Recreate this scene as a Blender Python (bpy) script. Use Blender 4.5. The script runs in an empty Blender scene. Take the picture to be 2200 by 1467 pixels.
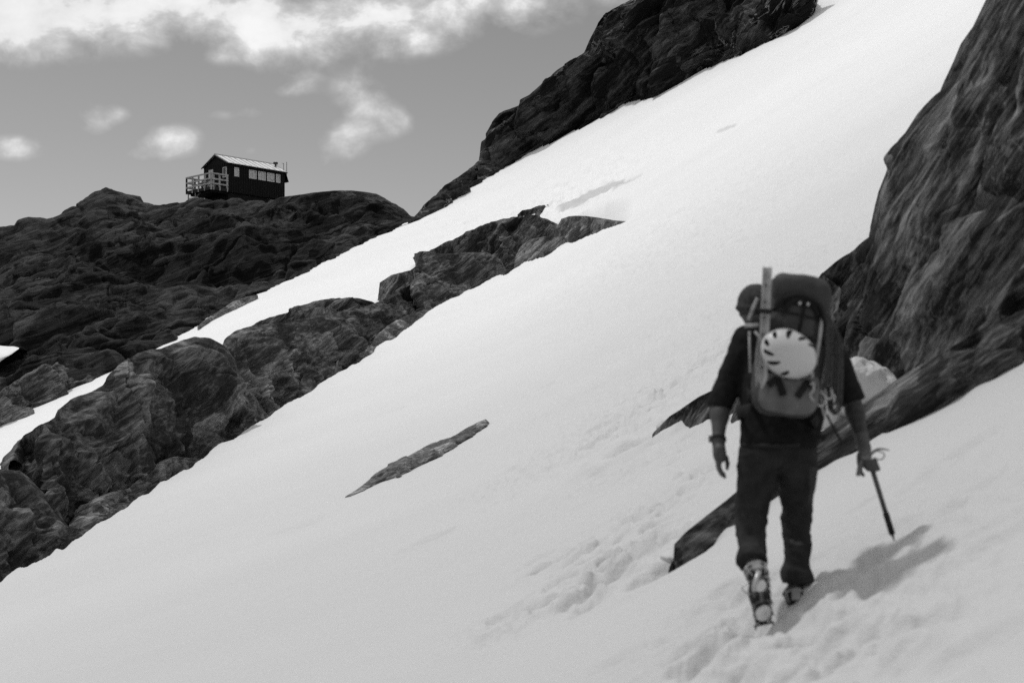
SUN_DIR = (-.37, .22, .905); SUN = 1.55; EXPO = .12; SKY_GAIN = .86; CLOUD = (5.8, 8.6)
SNOW_NEAR, SNOW_FAR = .52, .84  # snow albedo near and far, the difference paints in light falloff
DENOISE = False
import bpy, math, random
import numpy as np
from mathutils import Vector, Matrix
random.seed(7); RS = np.random.RandomState(11)
SC = bpy.context.scene; COL = SC.collection
F = 50.0/36.0*2200; CX, HY = 1100.0, 930.0          # focal length in photo pixels, horizon row
def uv(px, py): return (np.asarray(px, float)-CX)/F, (HY-np.asarray(py, float))/F
def P(px, py, d): return np.array([(px-CX)/F*d, d, (HY-py)/F*d])

# ------------------------------------------------------------------ noise
_G = RS.normal(size=(512, 3)); _G /= np.linalg.norm(_G, axis=1)[:, None]; _G = _G.astype(np.float32)
def _h(ix, iy, iz, s):
    h = (ix*73856093) ^ (iy*19349663) ^ (iz*83492791) ^ (s*2654435761 & 0x7fffffff)
    h = (h ^ (h >> 13))*1274126177
    return (h ^ (h >> 16)) & 0x7fffffff
def gnoise(p, s=0):
    p = np.asarray(p, np.float32); f = np.floor(p); i = f.astype(np.int64); f = p-f
    w = f*f*f*(f*(f*6-15)+10); out = np.zeros(len(p), np.float32)
    for dx in (0, 1):
        wx = w[:, 0] if dx else 1-w[:, 0]
        for dy in (0, 1):
            wy = w[:, 1] if dy else 1-w[:, 1]
            for dz in (0, 1):
                wz = w[:, 2] if dz else 1-w[:, 2]
                g = _G[_h(i[:, 0]+dx, i[:, 1]+dy, i[:, 2]+dz, s) % 512]
                out += wx*wy*wz*(g[:, 0]*(f[:, 0]-dx)+g[:, 1]*(f[:, 1]-dy)+g[:, 2]*(f[:, 2]-dz))
    return out*1.6
def fbm(p, o=4, s=0, g=.5, l=2.03):
    a, t, out = 1., 0., 0.
    p = np.asarray(p, np.float32)
    for k in range(o):
        out = out+a*gnoise(p+k*17.3, s+k); t += a; a *= g; p = p*l
    return out/t
def ridged(p, o=4, s=0):
    a, t, out = 1., 0., 0.
    for k in range(o):
        out = out+a*(1-2*np.abs(gnoise(p+k*9.1, s+k))); t += a; a *= .5; p = p*2.1
    return out/t
def rnd(i, k): return (_h(i, i*7+k, i*13+3*k, k) % 10007)/10007.0
def voro(p, s=0):
    p = np.asarray(p, np.float32); ip = np.floor(p).astype(np.int64)
    n = len(p); f1 = np.full(n, 9., np.float32); f2 = np.full(n, 9., np.float32)
    cid = np.zeros(n, np.int64); off = np.zeros((n, 3), np.float32)
    for dx in (-1, 0, 1):
        for dy in (-1, 0, 1):
            for dz in (-1, 0, 1):
                c = ip+[dx, dy, dz]; h = _h(c[:, 0], c[:, 1], c[:, 2], s)
                j = np.stack([rnd(h, 1), rnd(h, 2), rnd(h, 3)], 1).astype(np.float32)
                d = p-(c+j); r = np.sqrt((d*d).sum(1))
                new = r < f1
                f2 = np.where(new, f1, np.minimum(f2, r))
                f1 = np.where(new, r, f1); cid = np.where(new, h, cid); off[new] = d[new]
    return f1, f2, cid, off
def facet(p, s=0):
    # cut-gem relief: the lowest of many tilted planes, one per cell, so flats meet in sharp edges
    p = np.asarray(p, np.float32); ip = np.floor(p).astype(np.int64); out = np.full(len(p), 9., np.float32)
    for dx in (-1, 0, 1):
        for dy in (-1, 0, 1):
            for dz in (-1, 0, 1):
                c = ip+[dx, dy, dz]; h = _h(c[:, 0], c[:, 1], c[:, 2], s)
                d = p-(c+np.stack([(h & 1023)/1023., ((h >> 10) & 1023)/1023., ((h >> 20) & 1023)/1023.], 1).astype(np.float32))
                r = np.sqrt((d*d).sum(1)); near = r < 1.35
                hh = h[near]; dn = d[near]; g = _G[hh % 509]
                v = ((hh >> 5) & 255)/255.*.5+.75*(g*dn).sum(1)+3*np.maximum(0, r[near]-.9)
                out[near] = np.minimum(out[near], v)
    return np.minimum(out, 1.)
def sstep(a, b, x):
    t = np.clip((x-a)/(b-a), 0, 1); return t*t*(3-2*t)

# ------------------------------------------------------------------ object helpers
OFF = {}
def tag(o, label=None, cat=None, group=None, kind=None):
    for k, v in (('label', label), ('category', cat), ('group', group), ('kind', kind)):
        if v: o[k] = v
    return o
def mesh_obj(name, V, Fc, mat, parent=None, smooth=True, loc=None, local=False):
    V = np.asarray(V, np.float32)
    if parent is not None:
        if not local: V = V-np.asarray(OFF[parent.name], np.float32)
    elif loc is not None: V = V-np.asarray(loc, np.float32)
    m = bpy.data.meshes.new(name)
    if isinstance(Fc, np.ndarray) and Fc.ndim == 2:
        n, k = Fc.shape
        m.vertices.add(len(V)); m.vertices.foreach_set('co', V.ravel())
        m.loops.add(n*k); m.loops.foreach_set('vertex_index', Fc.astype(np.int32).ravel())
        m.polygons.add(n); m.polygons.foreach_set('loop_start', np.arange(0, n*k, k, dtype=np.int32))
        m.update(calc_edges=True); m.validate()
    else:
        m.from_pydata(V.tolist(), [], [tuple(int(i) for i in f) for f in Fc]); m.update()
    if smooth: m.polygons.foreach_set('use_smooth', np.ones(len(m.polygons), bool))
    for mm in (mat if isinstance(mat, (list, tuple)) else [mat]): m.materials.append(mm)
    o = bpy.data.objects.new(name, m); COL.objects.link(o)
    if parent is not None:
        o.parent = parent; OFF[o.name] = OFF.get(parent.name, (0, 0, 0))
    elif loc is not None:
        o.location = [float(a) for a in loc]; OFF[o.name] = tuple(float(a) for a in loc)
    else: OFF[o.name] = (0, 0, 0)
    return o
def empty(name, loc, label, cat, group=None, mat=None):
    o = bpy.data.objects.new(name, None); COL.objects.link(o)
    o.empty_display_size = .1
    if mat is not None: o.matrix_world = mat
    else: o.location = [float(a) for a in loc]
    OFF[o.name] = tuple(float(a) for a in loc)
    return tag(o, label, cat, group)
class MB:
    def __init__(s): s.v = []; s.f = []
    def add(s, V, Fc):
        b = len(s.v); s.v += [tuple(map(float, a)) for a in V]; s.f += [tuple(i+b for i in f) for f in Fc]; return s
    def box(s, c, h, R=None, bev=0.0):
        c = np.asarray(c, float); R = np.eye(3) if R is None else np.asarray(R, float)   # columns = axes
        if bev <= 0:
            V = [c+R@(np.array([x, y, z])*h) for x in (-1, 1) for y in (-1, 1) for z in (-1, 1)]
            return s.add(V, [(0, 1, 3, 2), (4, 6, 7, 5), (0, 4, 5, 1), (2, 3, 7, 6), (0, 2, 6, 4), (1, 5, 7, 3)])
        V = []; idx = {}
        for x in (-1, 1):
            for y in (-1, 1):
                for z in (-1, 1):
                    for a in range(3):
                        q = np.array([x, y, z])*h
                        for b in range(3):
                            if b != a: q[b] -= bev*(x, y, z)[b]
                        idx[x, y, z, a] = len(V); V.append(c+R@q)
        Fc = []
        for a in range(3):
            b, d = (a+1) % 3, (a+2) % 3
            for sg in (-1, 1):
                L = []
                for sb, sd in ((-1, -1), (1, -1), (1, 1), (-1, 1)):
                    k = [0, 0, 0]; k[a] = sg; k[b] = sb; k[d] = sd; L.append(idx[(*k, a)])
                Fc.append(L if sg > 0 else L[::-1])
            for sb in (-1, 1):
                for sd in (-1, 1):
                    L = []
                    for sg in (-1, 1):
                        k = [0, 0, 0]; k[a] = sg; k[b] = sb; k[d] = sd; L.append((idx[(*k, b)], idx[(*k, d)]))
                    Fc.append((L[0][0], L[0][1], L[1][1], L[1][0]))
        for x in (-1, 1):
            for y in (-1, 1):
                for z in (-1, 1): Fc.append(tuple(idx[x, y, z, a] for a in range(3)))
        return s.add(V, Fc)
    def tube(s, pts, r, n=8, closed=False, flat=1.0, caps=True):
        pts = [np.asarray(p, float) for p in pts]; m = len(pts)
        rr = r if isinstance(r, (list, tuple, np.ndarray)) else [r]*m
        V = []; up = None
        for i in range(m):
            a = pts[(i-1) % m] if (closed or i) else pts[i]; b = pts[(i+1) % m] if (closed or i < m-1) else pts[i]
            t = b-a; t /= np.linalg.norm(t)+1e-9
            if up is None:
                up = np.array([0, 1., 0]) if abs(t[1]) < .8 else np.array([1., 0, 0])
            e = up-t*(up@t); e /= np.linalg.norm(e)+1e-9; up = e; g = np.cross(t, e)
            for k in range(n):
                q = 2*math.pi*k/n; V.append(pts[i]+rr[i]*(flat*e*math.cos(q)+g*math.sin(q)))
        Fc = []
        for i in range(m if closed else m-1):
            for k in range(n):
                j = (i+1) % m; k2 = (k+1) % n
                Fc.append((i*n+k, i*n+k2, j*n+k2, j*n+k))
        if caps and not closed: Fc += [tuple(range(n))[::-1], tuple((m-1)*n+k for k in range(n))]
        return s.add(V, Fc)
    def build(s, name, mat, parent=None, smooth=False, loc=None, local=False):
        return mesh_obj(name, s.v, s.f, mat, parent, smooth, loc, local)
def spline(pts, n):
    pts = np.asarray(pts, float); m = len(pts)
    q = np.vstack([2*pts[0]-pts[1], pts, 2*pts[-1]-pts[-2]]); out = []
    for t in np.linspace(0, m-1-1e-6, n):
        i = int(t); f = t-i; a, b, c, d = q[i:i+4]
        out.append(.5*((2*b)+(c-a)*f+(2*a-5*b+4*c-d)*f*f+(3*b-a-3*c+d)*f**3))
    return np.array(out)

# ------------------------------------------------------------------ signed distance modelling
class SDF:
    def __init__(s, lo, hi, h):
        s.lo = np.asarray(lo, float); s.h = h; s.n = np.ceil((np.asarray(hi)-s.lo)/h).astype(int)+1
        s.F = np.full(s.n, 1., np.float32)
    def _sub(s, lo, hi, pad):
        a = np.clip(np.floor((lo-pad-s.lo)/s.h).astype(int), 0, s.n); b = np.clip(np.ceil((hi+pad-s.lo)/s.h).astype(int)+1, 0, s.n)
        sl = tuple(slice(i, j) for i, j in zip(a, b))
        ax = [s.lo[k]+s.h*np.arange(a[k], b[k]) for k in range(3)]
        return sl, np.stack(np.meshgrid(*ax, indexing='ij'), -1).astype(np.float32)
    def _mix(s, sl, d, k):
        f = s.F[sl]
        if k > 0:
            hh = np.clip(.5+.5*(f-d)/k, 0, 1); s.F[sl] = f*(1-hh)+d*hh-k*hh*(1-hh)
        else: s.F[sl] = np.minimum(f, d)
    def cap(s, a, b, ra, rb=None, k=.02, sq=None):
        rb = ra if rb is None else rb; a = np.asarray(a, float); b = np.asarray(b, float)
        sl, X = s._sub(np.minimum(a, b)-max(ra, rb), np.maximum(a, b)+max(ra, rb), .05+k)
        if X.size == 0: return s
        ab = b-a; t = np.clip(((X-a)@ab)/(ab@ab+1e-12), 0, 1)
        d = np.linalg.norm(X-(a+t[..., None]*ab), axis=-1)-(ra+(rb-ra)*t)
        s._mix(sl, d.astype(np.float32), k); return s
    def ell(s, c, r, R=None, k=.02, sub=False):
        c = np.asarray(c, float); r = np.asarray(r, float); R = np.eye(3) if R is None else np.asarray(R)
        m = r.max(); sl, X = s._sub(c-m, c+m, .05+k); q = (X-c)@R
        k0 = np.linalg.norm(q/r, axis=-1); k1 = np.linalg.norm(q/(r*r), axis=-1)
        d = (k0*(k0-1)/(k1+1e-9)).astype(np.float32)
        if sub: s.F[sl] = np.maximum(s.F[sl], -d)
        else: s._mix(sl, d, k)
        return s
    def rbox(s, c, half, rad, R=None, k=.02):
        c = np.asarray(c, float); half = np.asarray(half, float); R = np.eye(3) if R is None else np.asarray(R)
        m = np.linalg.norm(half); sl, X = s._sub(c-m, c+m, .05+k); q = np.abs((X-c)@R)-(half-rad)
        d = np.linalg.norm(np.maximum(q, 0), axis=-1)+np.minimum(q.max(-1), 0)-rad
        s._mix(sl, d.astype(np.float32), k); return s
    def cut(s, p, n):                       # remove the side the normal points to
        sl, X = s._sub(s.lo, s.lo+s.h*s.n, 1); d = (X-np.asarray(p))@np.asarray(n)
        s.F = np.maximum(s.F, d[:s.n[0], :s.n[1], :s.n[2]].astype(np.float32)); return s
    def cutlocal(s, p, n, rad):
        p = np.asarray(p, float); sl, X = s._sub(p-rad, p+rad, 0); n = np.asarray(n, float); n /= np.linalg.norm(n)
        d = ((X-p)@n).astype(np.float32); ins = np.linalg.norm(X-p, axis=-1) < rad
        s.F[sl] = np.where(ins, np.maximum(s.F[sl], d), s.F[sl]); return s
    def noise(s, amp, scale, o=3, seed=0, an=(1, 1, 1)):
        m = np.abs(s.F) < .06; idx = np.argwhere(m); X = s.lo+s.h*idx
        s.F[m] += amp*fbm(X*scale*np.array(an), o, seed); return s
    def mesh(s):
        Fg = s.F; n = s.n; ins = Fg < 0
        acc = np.zeros(tuple(n-1)+(3,), np.float32); cnt = np.zeros(tuple(n-1), np.float32)
        cs = [(x, y, z) for x in (0, 1) for y in (0, 1) for z in (0, 1)]
        g = lambda A, c: A[c[0]:n[0]-1+c[0], c[1]:n[1]-1+c[1], c[2]:n[2]-1+c[2]]
        for a in cs:
            for ax in range(3):
                if a[ax]: continue
                b = list(a); b[ax] = 1; b = tuple(b)
                fa, fb = g(Fg, a), g(Fg, b); cr = g(ins, a) != g(ins, b)
                t = np.where(cr, fa/np.where(cr, fa-fb, 1), 0)
                for k in range(3):
                    acc[..., k] += np.where(cr, a[k]+(t if k == ax else 0), 0)
                cnt += cr
        act = cnt > 0; ids = np.full(act.shape, -1, np.int64); ids[act] = np.arange(act.sum())
        V = s.lo+s.h*(np.argwhere(act)+acc[act]/cnt[act][:, None]); Q = []
        for ax in range(3):
            b, c = (ax+1) % 3, (ax+2) % 3
            hi = [slice(1, n[k]-1) for k in range(3)]; hi[ax] = slice(0, n[ax]-1)
            h2 = list(hi); h2[ax] = slice(1, n[ax])
            A, B = ins[tuple(hi)], ins[tuple(h2)]
            e = np.argwhere(A != B)
            st = A[A != B]; e = e+np.array([0 if k == ax else 1 for k in range(3)])
            def cell(db, dc):
                q = e.copy(); q[:, b] -= db; q[:, c] -= dc; return ids[q[:, 0], q[:, 1], q[:, 2]]
            q = np.stack([cell(1, 1), cell(0, 1), cell(0, 0), cell(1, 0)], 1)
            q[~st] = q[~st][:, ::-1]; Q.append(q)
        return V, np.vstack(Q)

# ------------------------------------------------------------------ materials
def newmat(name):
    m = bpy.data.materials.new(name); m.use_nodes = True
    nt = m.node_tree; b = nt.nodes['Principled BSDF']; return m, nt, b
def N(nt, typ, **kw):
    n = nt.nodes.new(typ)
    for k, v in kw.items():
        if k in n.inputs: n.inputs[k].default_value = v
        else: setattr(n, k, v)
    return n
def ramp(nt, src, stops, interp='LINEAR'):
    r = N(nt, 'ShaderNodeValToRGB'); r.color_ramp.interpolation = interp; e = r.color_ramp.elements
    while len(e) < len(stops): e.new(.5)
    for k, (p, c) in enumerate(stops): e[k].position = p; e[k].color = (c, c, c, 1)
    nt.links.new(src, r.inputs[0]); return r.outputs[0]
def mth(nt, op, a, b=None, c=None, clamp=False):
    n = N(nt, 'ShaderNodeMath', operation=op); n.use_clamp = clamp
    for i, x in enumerate((a, b, c)):
        if x is None: continue
        if isinstance(x, (int, float)): n.inputs[i].default_value = x
        else: nt.links.new(x, n.inputs[i])
    return n.outputs[0]
def plain(name, val, rough=.7, spec=.3, metal=0., nscale=60., nvar=.25, bump=.0, bscale=200.):
    m, nt, b = newmat(name); tc = N(nt, 'ShaderNodeTexCoord')
    n = N(nt, 'ShaderNodeTexNoise', Scale=nscale, Detail=4.0); nt.links.new(tc.outputs['Object'], n.inputs['Vector'])
    c = ramp(nt, n.outputs['Fac'], [(.3, val*(1-nvar)), (.7, val*(1+nvar))]); nt.links.new(c, b.inputs['Base Color'])
    b.inputs['Roughness'].default_value = rough; b.inputs['Specular IOR Level'].default_value = spec; b.inputs['Metallic'].default_value = metal
    if bump:
        n2 = N(nt, 'ShaderNodeTexNoise', Scale=bscale, Detail=3.0); nt.links.new(tc.outputs['Object'], n2.inputs['Vector'])
        bp = N(nt, 'ShaderNodeBump', Strength=bump, Distance=.005); nt.links.new(n2.outputs['Fac'], bp.inputs['Height']); nt.links.new(bp.outputs['Normal'], b.inputs['Normal'])
    return m
def rockmat(name, ang, S, lo, hi, yaw=.3, lichen=.1, lich_amt=.5, vein=.0, veincol=.3, bump=.6, rough=.7, spec=.12, stretch=14., streak=.5):
    m, nt, b = newmat(name); tc = N(nt, 'ShaderNodeTexCoord'); a = math.radians(ang)
    n = np.array([-math.sin(a), yaw, math.cos(a)]); n /= np.linalg.norm(n)
    t = np.array([math.cos(a), 0, math.sin(a)]); t -= n*(t@n); t /= np.linalg.norm(t); c = np.cross(n, t)
    comb = N(nt, 'ShaderNodeCombineXYZ'); comb2 = N(nt, 'ShaderNodeCombineXYZ')
    for k, (ax, s1, s2) in enumerate(((t, 1/stretch, .45), (c, .25, .7), (n, 1., 1.))):
        d = N(nt, 'ShaderNodeVectorMath', operation='DOT_PRODUCT'); nt.links.new(tc.outputs['Object'], d.inputs[0]); d.inputs[1].default_value = tuple(ax)
        nt.links.new(mth(nt, 'MULTIPLY', d.outputs['Value'], s1/S), comb.inputs[k])
        nt.links.new(mth(nt, 'MULTIPLY', d.outputs['Value'], s2/S), comb2.inputs[k])
    def nz(src, sc, det, rg=.55, dist=0.):
        q = N(nt, 'ShaderNodeTexNoise', Scale=sc, Detail=det, Roughness=rg, Distortion=dist); nt.links.new(src, q.inputs['Vector']); return q.outputs['Fac']
    A = nz(comb.outputs[0], 3.4, 12, .74)        # foliation streaks
    A2 = nz(comb.outputs[0], 13., 8, .72)         # fine hatching
    B = nz(comb2.outputs[0], .7, 8, .6)           # big tone patches
    Cn = nz(comb2.outputs[0], 5., 12, .76)            # grain
    vo = N(nt, 'ShaderNodeTexVoronoi', Scale=.9); wv = N(nt, 'ShaderNodeVectorMath', operation='MULTIPLY_ADD'); wc_ = N(nt, 'ShaderNodeTexNoise', Scale=1.3, Detail=3.0); nt.links.new(comb2.outputs[0], wc_.inputs['Vector'])
    nt.links.new(wc_.outputs['Color'], wv.inputs[0]); wv.inputs[1].default_value = (.5,)*3; nt.links.new(comb2.outputs[0], wv.inputs[2])
    nt.links.new(wv.outputs[0], vo.inputs['Vector']); sc3 = N(nt, 'ShaderNodeSeparateColor'); nt.links.new(vo.outputs['Color'], sc3.inputs[0])
    ve = N(nt, 'ShaderNodeTexVoronoi', Scale=.9, feature='DISTANCE_TO_EDGE'); nt.links.new(wv.outputs[0], ve.inputs['Vector'])
    crk = ramp(nt, ve.outputs['Distance'], [(.0, 0), (.035, 1)])
    f = mth(nt, 'ADD', mth(nt, 'MULTIPLY', A, streak), mth(nt, 'ADD', mth(nt, 'MULTIPLY', B, .25), mth(nt, 'MULTIPLY', Cn, .22)))
    f = mth(nt, 'ADD', f, mth(nt, 'MULTIPLY', A2, streak*.7))
    f = mth(nt, 'ADD', f, mth(nt, 'MULTIPLY', sc3.outputs[0], .10)); wsum = streak*1.7+.57
    g = mth(nt, 'MULTIPLY_ADD', mth(nt, 'SUBTRACT', mth(nt, 'DIVIDE', f, wsum), .5), 4.8, .5, clamp=True)
    base = ramp(nt, g, [(.05, lo*.8), (.4, lo*2.), (.7, hi*.55), (.98, hi*1.15)])
    L = nz(comb2.outputs[0], 1.6, 12, .76)
    mask = ramp(nt, L, [(.57, 0), (.64, lich_amt*.6)])
    mx = N(nt, 'ShaderNodeMix', data_type='RGBA'); nt.links.new(mask, mx.inputs[0]); nt.links.new(base, mx.inputs[6]); mx.inputs[7].default_value = (lichen,)*3+(1,)
    out = mx.outputs[2]
    if vein > 0:
        V1 = nz(comb2.outputs[0], .9, 5, .6, 1.2); W = nz(comb2.outputs[0], .45, 2)
        line = mth(nt, 'SUBTRACT', 1.0, mth(nt, 'MULTIPLY', mth(nt, 'ABSOLUTE', mth(nt, 'SUBTRACT', V1, .5)), 70.), clamp=True)
        line = mth(nt, 'MULTIPLY', mth(nt, 'MULTIPLY', line, ramp(nt, W, [(.5, 0), (.6, 1)])), vein)
        m2 = N(nt, 'ShaderNodeMix', data_type='RGBA'); nt.links.new(line, m2.inputs[0]); nt.links.new(out, m2.inputs[6]); m2.inputs[7].default_value = (veincol,)*3+(1,)
        out = m2.outputs[2]
    nt.links.new(out, b.inputs['Base Color']); b.inputs['Roughness'].default_value = rough; b.inputs['Specular IOR Level'].default_value = spec
    bp = N(nt, 'ShaderNodeBump', Strength=bump, Distance=S*.3)
    hgt = mth(nt, 'ADD', mth(nt, 'MULTIPLY', A, .9), mth(nt, 'ADD', mth(nt, 'MULTIPLY', Cn, .6), mth(nt, 'MULTIPLY', A2, .25)))
    hgt = mth(nt, 'ADD', hgt, mth(nt, 'MULTIPLY', crk, .22))
    nt.links.new(hgt, bp.inputs['Height']); nt.links.new(bp.outputs['Normal'], b.inputs['Normal'])
    return m
BAND_FOOT = [(-300, 1420), (-120, 1310), (0, 1249), (71, 1206), (158, 1158), (221, 1119), (300, 1071), (387, 1012), (466, 963), (524, 924), (573, 895), (647, 850), (737, 799), (799, 756), (860, 715), (921, 670), (975, 639), (1032, 613), (1089, 586), (1114, 572), (1196, 535), (1257, 510.5), (1302, 492), (1351, 476.5)]
RIDGE_FOOT = [(-190, 985), (-90, 945), (0, 911), (40, 889), (91, 860), (138, 834), (198, 812), (245, 791), (315, 756), (372, 728.5), (422, 701), (452, 682), (498, 661), (553, 633.5), (591, 616.6), (634, 595.5), (693, 568), (739, 542.7), (786, 521.5), (824, 502.5), (866, 485.6), (904, 469)]
UPPER_FOOT = [(1024, 397), (1080, 363.6), (1138, 329), (1182, 309), (1233, 282), (1291, 254.5), (1349, 223.6), (1400, 202), (1458, 178), (1509, 152.7), (1582, 123.6), (1647, 94.5), (1691, 72.7), (1727, 51), (1749, 31), (1758, 7), (1757, -12)]
# ------------------------------------------------------------------ terrain: one snow sheet
HC, BB, CC = 2.2, .04, .0016
def softx(x): return .3*x+.15*(np.sqrt(x*x+4)+x)
def snow_base(x, y):
    x = np.asarray(x, float); y = np.asarray(y, float); yp = np.maximum(y, 0)
    yq = np.where(yp > 170, 170*170+340*(yp-170), yp*yp)
    z = -HC+BB*y+softx(x)+CC*yq
    q = np.stack([x.ravel()/16, y.ravel()/26, 0*x.ravel()], 1)
    return z+(.0035*yp.ravel()*fbm(q, 3, 3)).reshape(x.shape)
def hit(px, py):                             # where the view ray of a photo pixel meets the snow
    u, v = uv(px, py); lo = np.full(np.shape(u), 2.5); hi = np.full(np.shape(u), 400.)
    # march for the first crossing, then bisect
    ys = np.geomspace(2.5, 400, 260); found = np.zeros(np.shape(u), bool)
    prev = ys[0]
    for yy in ys[1:]:
        d = snow_base(u*yy, np.full(np.shape(u), yy))-v*yy
        c = (d > 0) & ~found
        lo = np.where(c, prev, lo); hi = np.where(c, yy, hi); found |= c; prev = yy
    for _ in range(40):
        m = .5*(lo+hi); d = snow_base(u*m, m)-v*m; hi = np.where(d > 0, m, hi); lo = np.where(d > 0, lo, m)
    return hi
def ground(px, py):
    d = float(hit(np.array([px]), np.array([py]))[0]); return P(px, py, d)

def blob(pxl, rad):                          # (px,py) list -> ground points with radius in metres
    return [(ground(*q)[:2], rad) for q in pxl]
ROUGH = []                                    # trodden snow: (centre xy, radius, strength)
for q, r, s in ([((1110, 1330), .5, .5), ((1180, 1300), .5, .8), ((1250, 1270), .55, 1), ((1330, 1220), .55, 1), ((1290, 1160), .6, 1), ((1400, 1180), .5, .9),
                 ((1420, 1080), .8, .6), ((1340, 1010), 1., .6), ((1230, 980), 1.2, .9), ((1300, 930), 1.3, 1), ((1370, 880), 1.3, 1), ((1440, 830), 1.4, 1), ((1510, 785), 1.5, 1),
                 ((1570, 740), 2., .9), ((1640, 690), 2.5, .7), ((1480, 960), .9, .5), ((1530, 1000), .7, .5), ((1550, 1290), .45, .7), ((1640, 1340), .35, .5), ((1720, 1330), .3, .35),
                 ((1620, 1420), .5, .8), ((1480, 1400), .5, .6), ((1800, 1380), .5, .6), ((1900, 1250), .5, .3), ((2000, 1330), .6, .4), ((2050, 1100), .9, .4),
                 ((1080, 470), 7, .8), ((1120, 500), 6, .8), ((1180, 445), 5, .9), ((1030, 530), 5, .6), ((1420, 490), 6, .7), ((1500, 500), 5, .7), ((1570, 515), 4, .6), ((1700, 570), 3, .7), ((1640, 600), 3, .6)]):
    ROUGH.append((ground(*q)[:2], r, s))
PITS = []                                     # foot holes: x, y, radius along, radius across, depth
for c, r, s in ROUGH:
    if r > 2.6: k = 50
    else: k = int(20*s+r*12)
    for _ in range(k):
        a, d = random.uniform(0, 6.28), r*abs(random.gauss(0, .75)); sc = max(1, c[1]/26.)
        PITS.append((c[0]+d*math.cos(a), c[1]+d*math.sin(a), random.uniform(.09, .17)*sc, random.uniform(.05, .09)*sc, random.uniform(.02, .09)*sc*s))
for q in ((627, 1136), (655, 1130), (928, 1157), (850, 880), (1165, 835), (1500, 275)):
    g = ground(*q); PITS.append((g[0], g[1], .5 if q[1] > 1130 and q[0] < 700 else .2, .22, .1))
for q in ((1840, 1435), (1920, 1440), (1480, 1440), (2090, 1400), (1760, 1360), (1330, 1420), (2120, 1180), (1990, 1030), (2080, 960)):
    g = ground(*q); PITS.append((g[0], g[1], .16, .1, .045))
FOOTL, FOOTR = ground(1638, 1332), ground(1704, 1316)
PITS += [(FOOTL[0], FOOTL[1], .16, .1, .03), (FOOTR[0], FOOTR[1], .17, .1, .03)]
PITS += [(*ground(1425, 925)[:2], .55, .35, .28), (*ground(1444, 1215)[:2], .25, .16, .12), (*ground(1415, 915)[:2], .35, .25, .1)]

U0 = .40
us = np.concatenate([-np.geomspace(6, U0, 34)[:-1], np.linspace(-U0, U0, 900), np.geomspace(U0, 6, 34)[1:]])
ys = np.concatenate([-np.geomspace(120, 2, 24), np.linspace(-1.6, 2.6, 12), np.geomspace(3, 260, 900), np.linspace(266, 420, 14)])
SY = np.sqrt(np.maximum(ys, 0)**2+np.where(ys > 0, 4., 9.))
XX = us[None, :]*SY[:, None]; YY = np.broadcast_to(ys[:, None], XX.shape).copy()
ZZ = snow_base(XX, YY)
rough = np.zeros_like(ZZ)
for c, r, s in ROUGH:
    rough += s*np.exp(-((XX-c[0])**2+(YY-c[1])**2)/(r*r))
rough = np.clip(rough, 0, 1.15)
near = (YY > 1) & (YY < 130) & (np.abs(us)[None, :] < .5); iy = np.where(near.any(1))[0]; ix = np.where(near.any(0))[0]
sl = (slice(iy[0], iy[-1]+1), slice(ix[0], ix[-1]+1))
xs, yy_, rg = XX[sl], YY[sl], rough[sl]
scn = np.maximum(1, yy_/22.)
q = np.stack([(xs/scn).ravel(), np.where(yy_ > 22, 22*(1+np.log(np.maximum(yy_, 1)/22)), yy_).ravel(), 0*xs.ravel()], 1)
lump = fbm(q*2.6, 4, 5).reshape(xs.shape); lump2 = fbm(q*7., 3, 6).reshape(xs.shape)
dz = rg*scn*(.062*lump+.042*lump2+.02*fbm(q*16., 2, 7).reshape(xs.shape))+scn*.006*fbm(q*np.array([.9, 1.5, 1]), 3, 9).reshape(xs.shape)
# softer sun cups and old melt runnels close to the camera on the right
sunc = sstep(-.02, .2, xs/np.maximum(yy_, 1))*sstep(16, 8, yy_)
dz += sunc*(.014*fbm(q*1.7+3, 3, 15).reshape(xs.shape)+.012*fbm(q*6.1, 3, 16).reshape(xs.shape))
run = fbm(np.stack([(xs+.2*yy_).ravel()*.10, (yy_-.15*xs).ravel()*.8, 0*xs.ravel()], 1)/np.sqrt(scn.ravel())[:, None], 3, 21).reshape(xs.shape)
dz += .028*run*np.sqrt(scn)
ZZ[sl] += dz
for (cx, cy, ra, rb, dp) in PITS:
    a = (XX-cx) if False else None
    i0, i1 = np.searchsorted(ys, [cy-4*ra, cy+4*ra])
    if i1 <= i0: continue
    sub = slice(max(i0-1, 0), i1+1); dx = XX[sub]-cx; dy = YY[sub]-cy
    an = .35; e = ((dx*math.cos(an)+dy*math.sin(an))/ra)**2+((-dx*math.sin(an)+dy*math.cos(an))/rb)**2
    ZZ[sub] += -dp*np.exp(-e)+.35*dp*np.exp(-((np.sqrt(e)-1.5)/.45)**2)
def sheet_faces(nr, nc):
    i = np.arange(nr*nc).reshape(nr, nc)
    return np.stack([i[:-1, :-1], i[:-1, 1:], i[1:, 1:], i[1:, :-1]], -1).reshape(-1, 4)
sm, nt, b = newmat('old_snow'); tc = N(nt, 'ShaderNodeTexCoord')
b.inputs['Roughness'].default_value = .62; b.inputs['Specular IOR Level'].default_value = .25
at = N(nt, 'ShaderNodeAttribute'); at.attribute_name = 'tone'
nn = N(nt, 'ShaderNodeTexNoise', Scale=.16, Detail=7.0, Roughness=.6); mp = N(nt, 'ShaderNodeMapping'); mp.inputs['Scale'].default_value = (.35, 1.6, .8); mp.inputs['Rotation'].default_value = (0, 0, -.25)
nt.links.new(tc.outputs['Object'], mp.inputs['Vector']); nt.links.new(mp.outputs[0], nn.inputs['Vector'])
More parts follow.
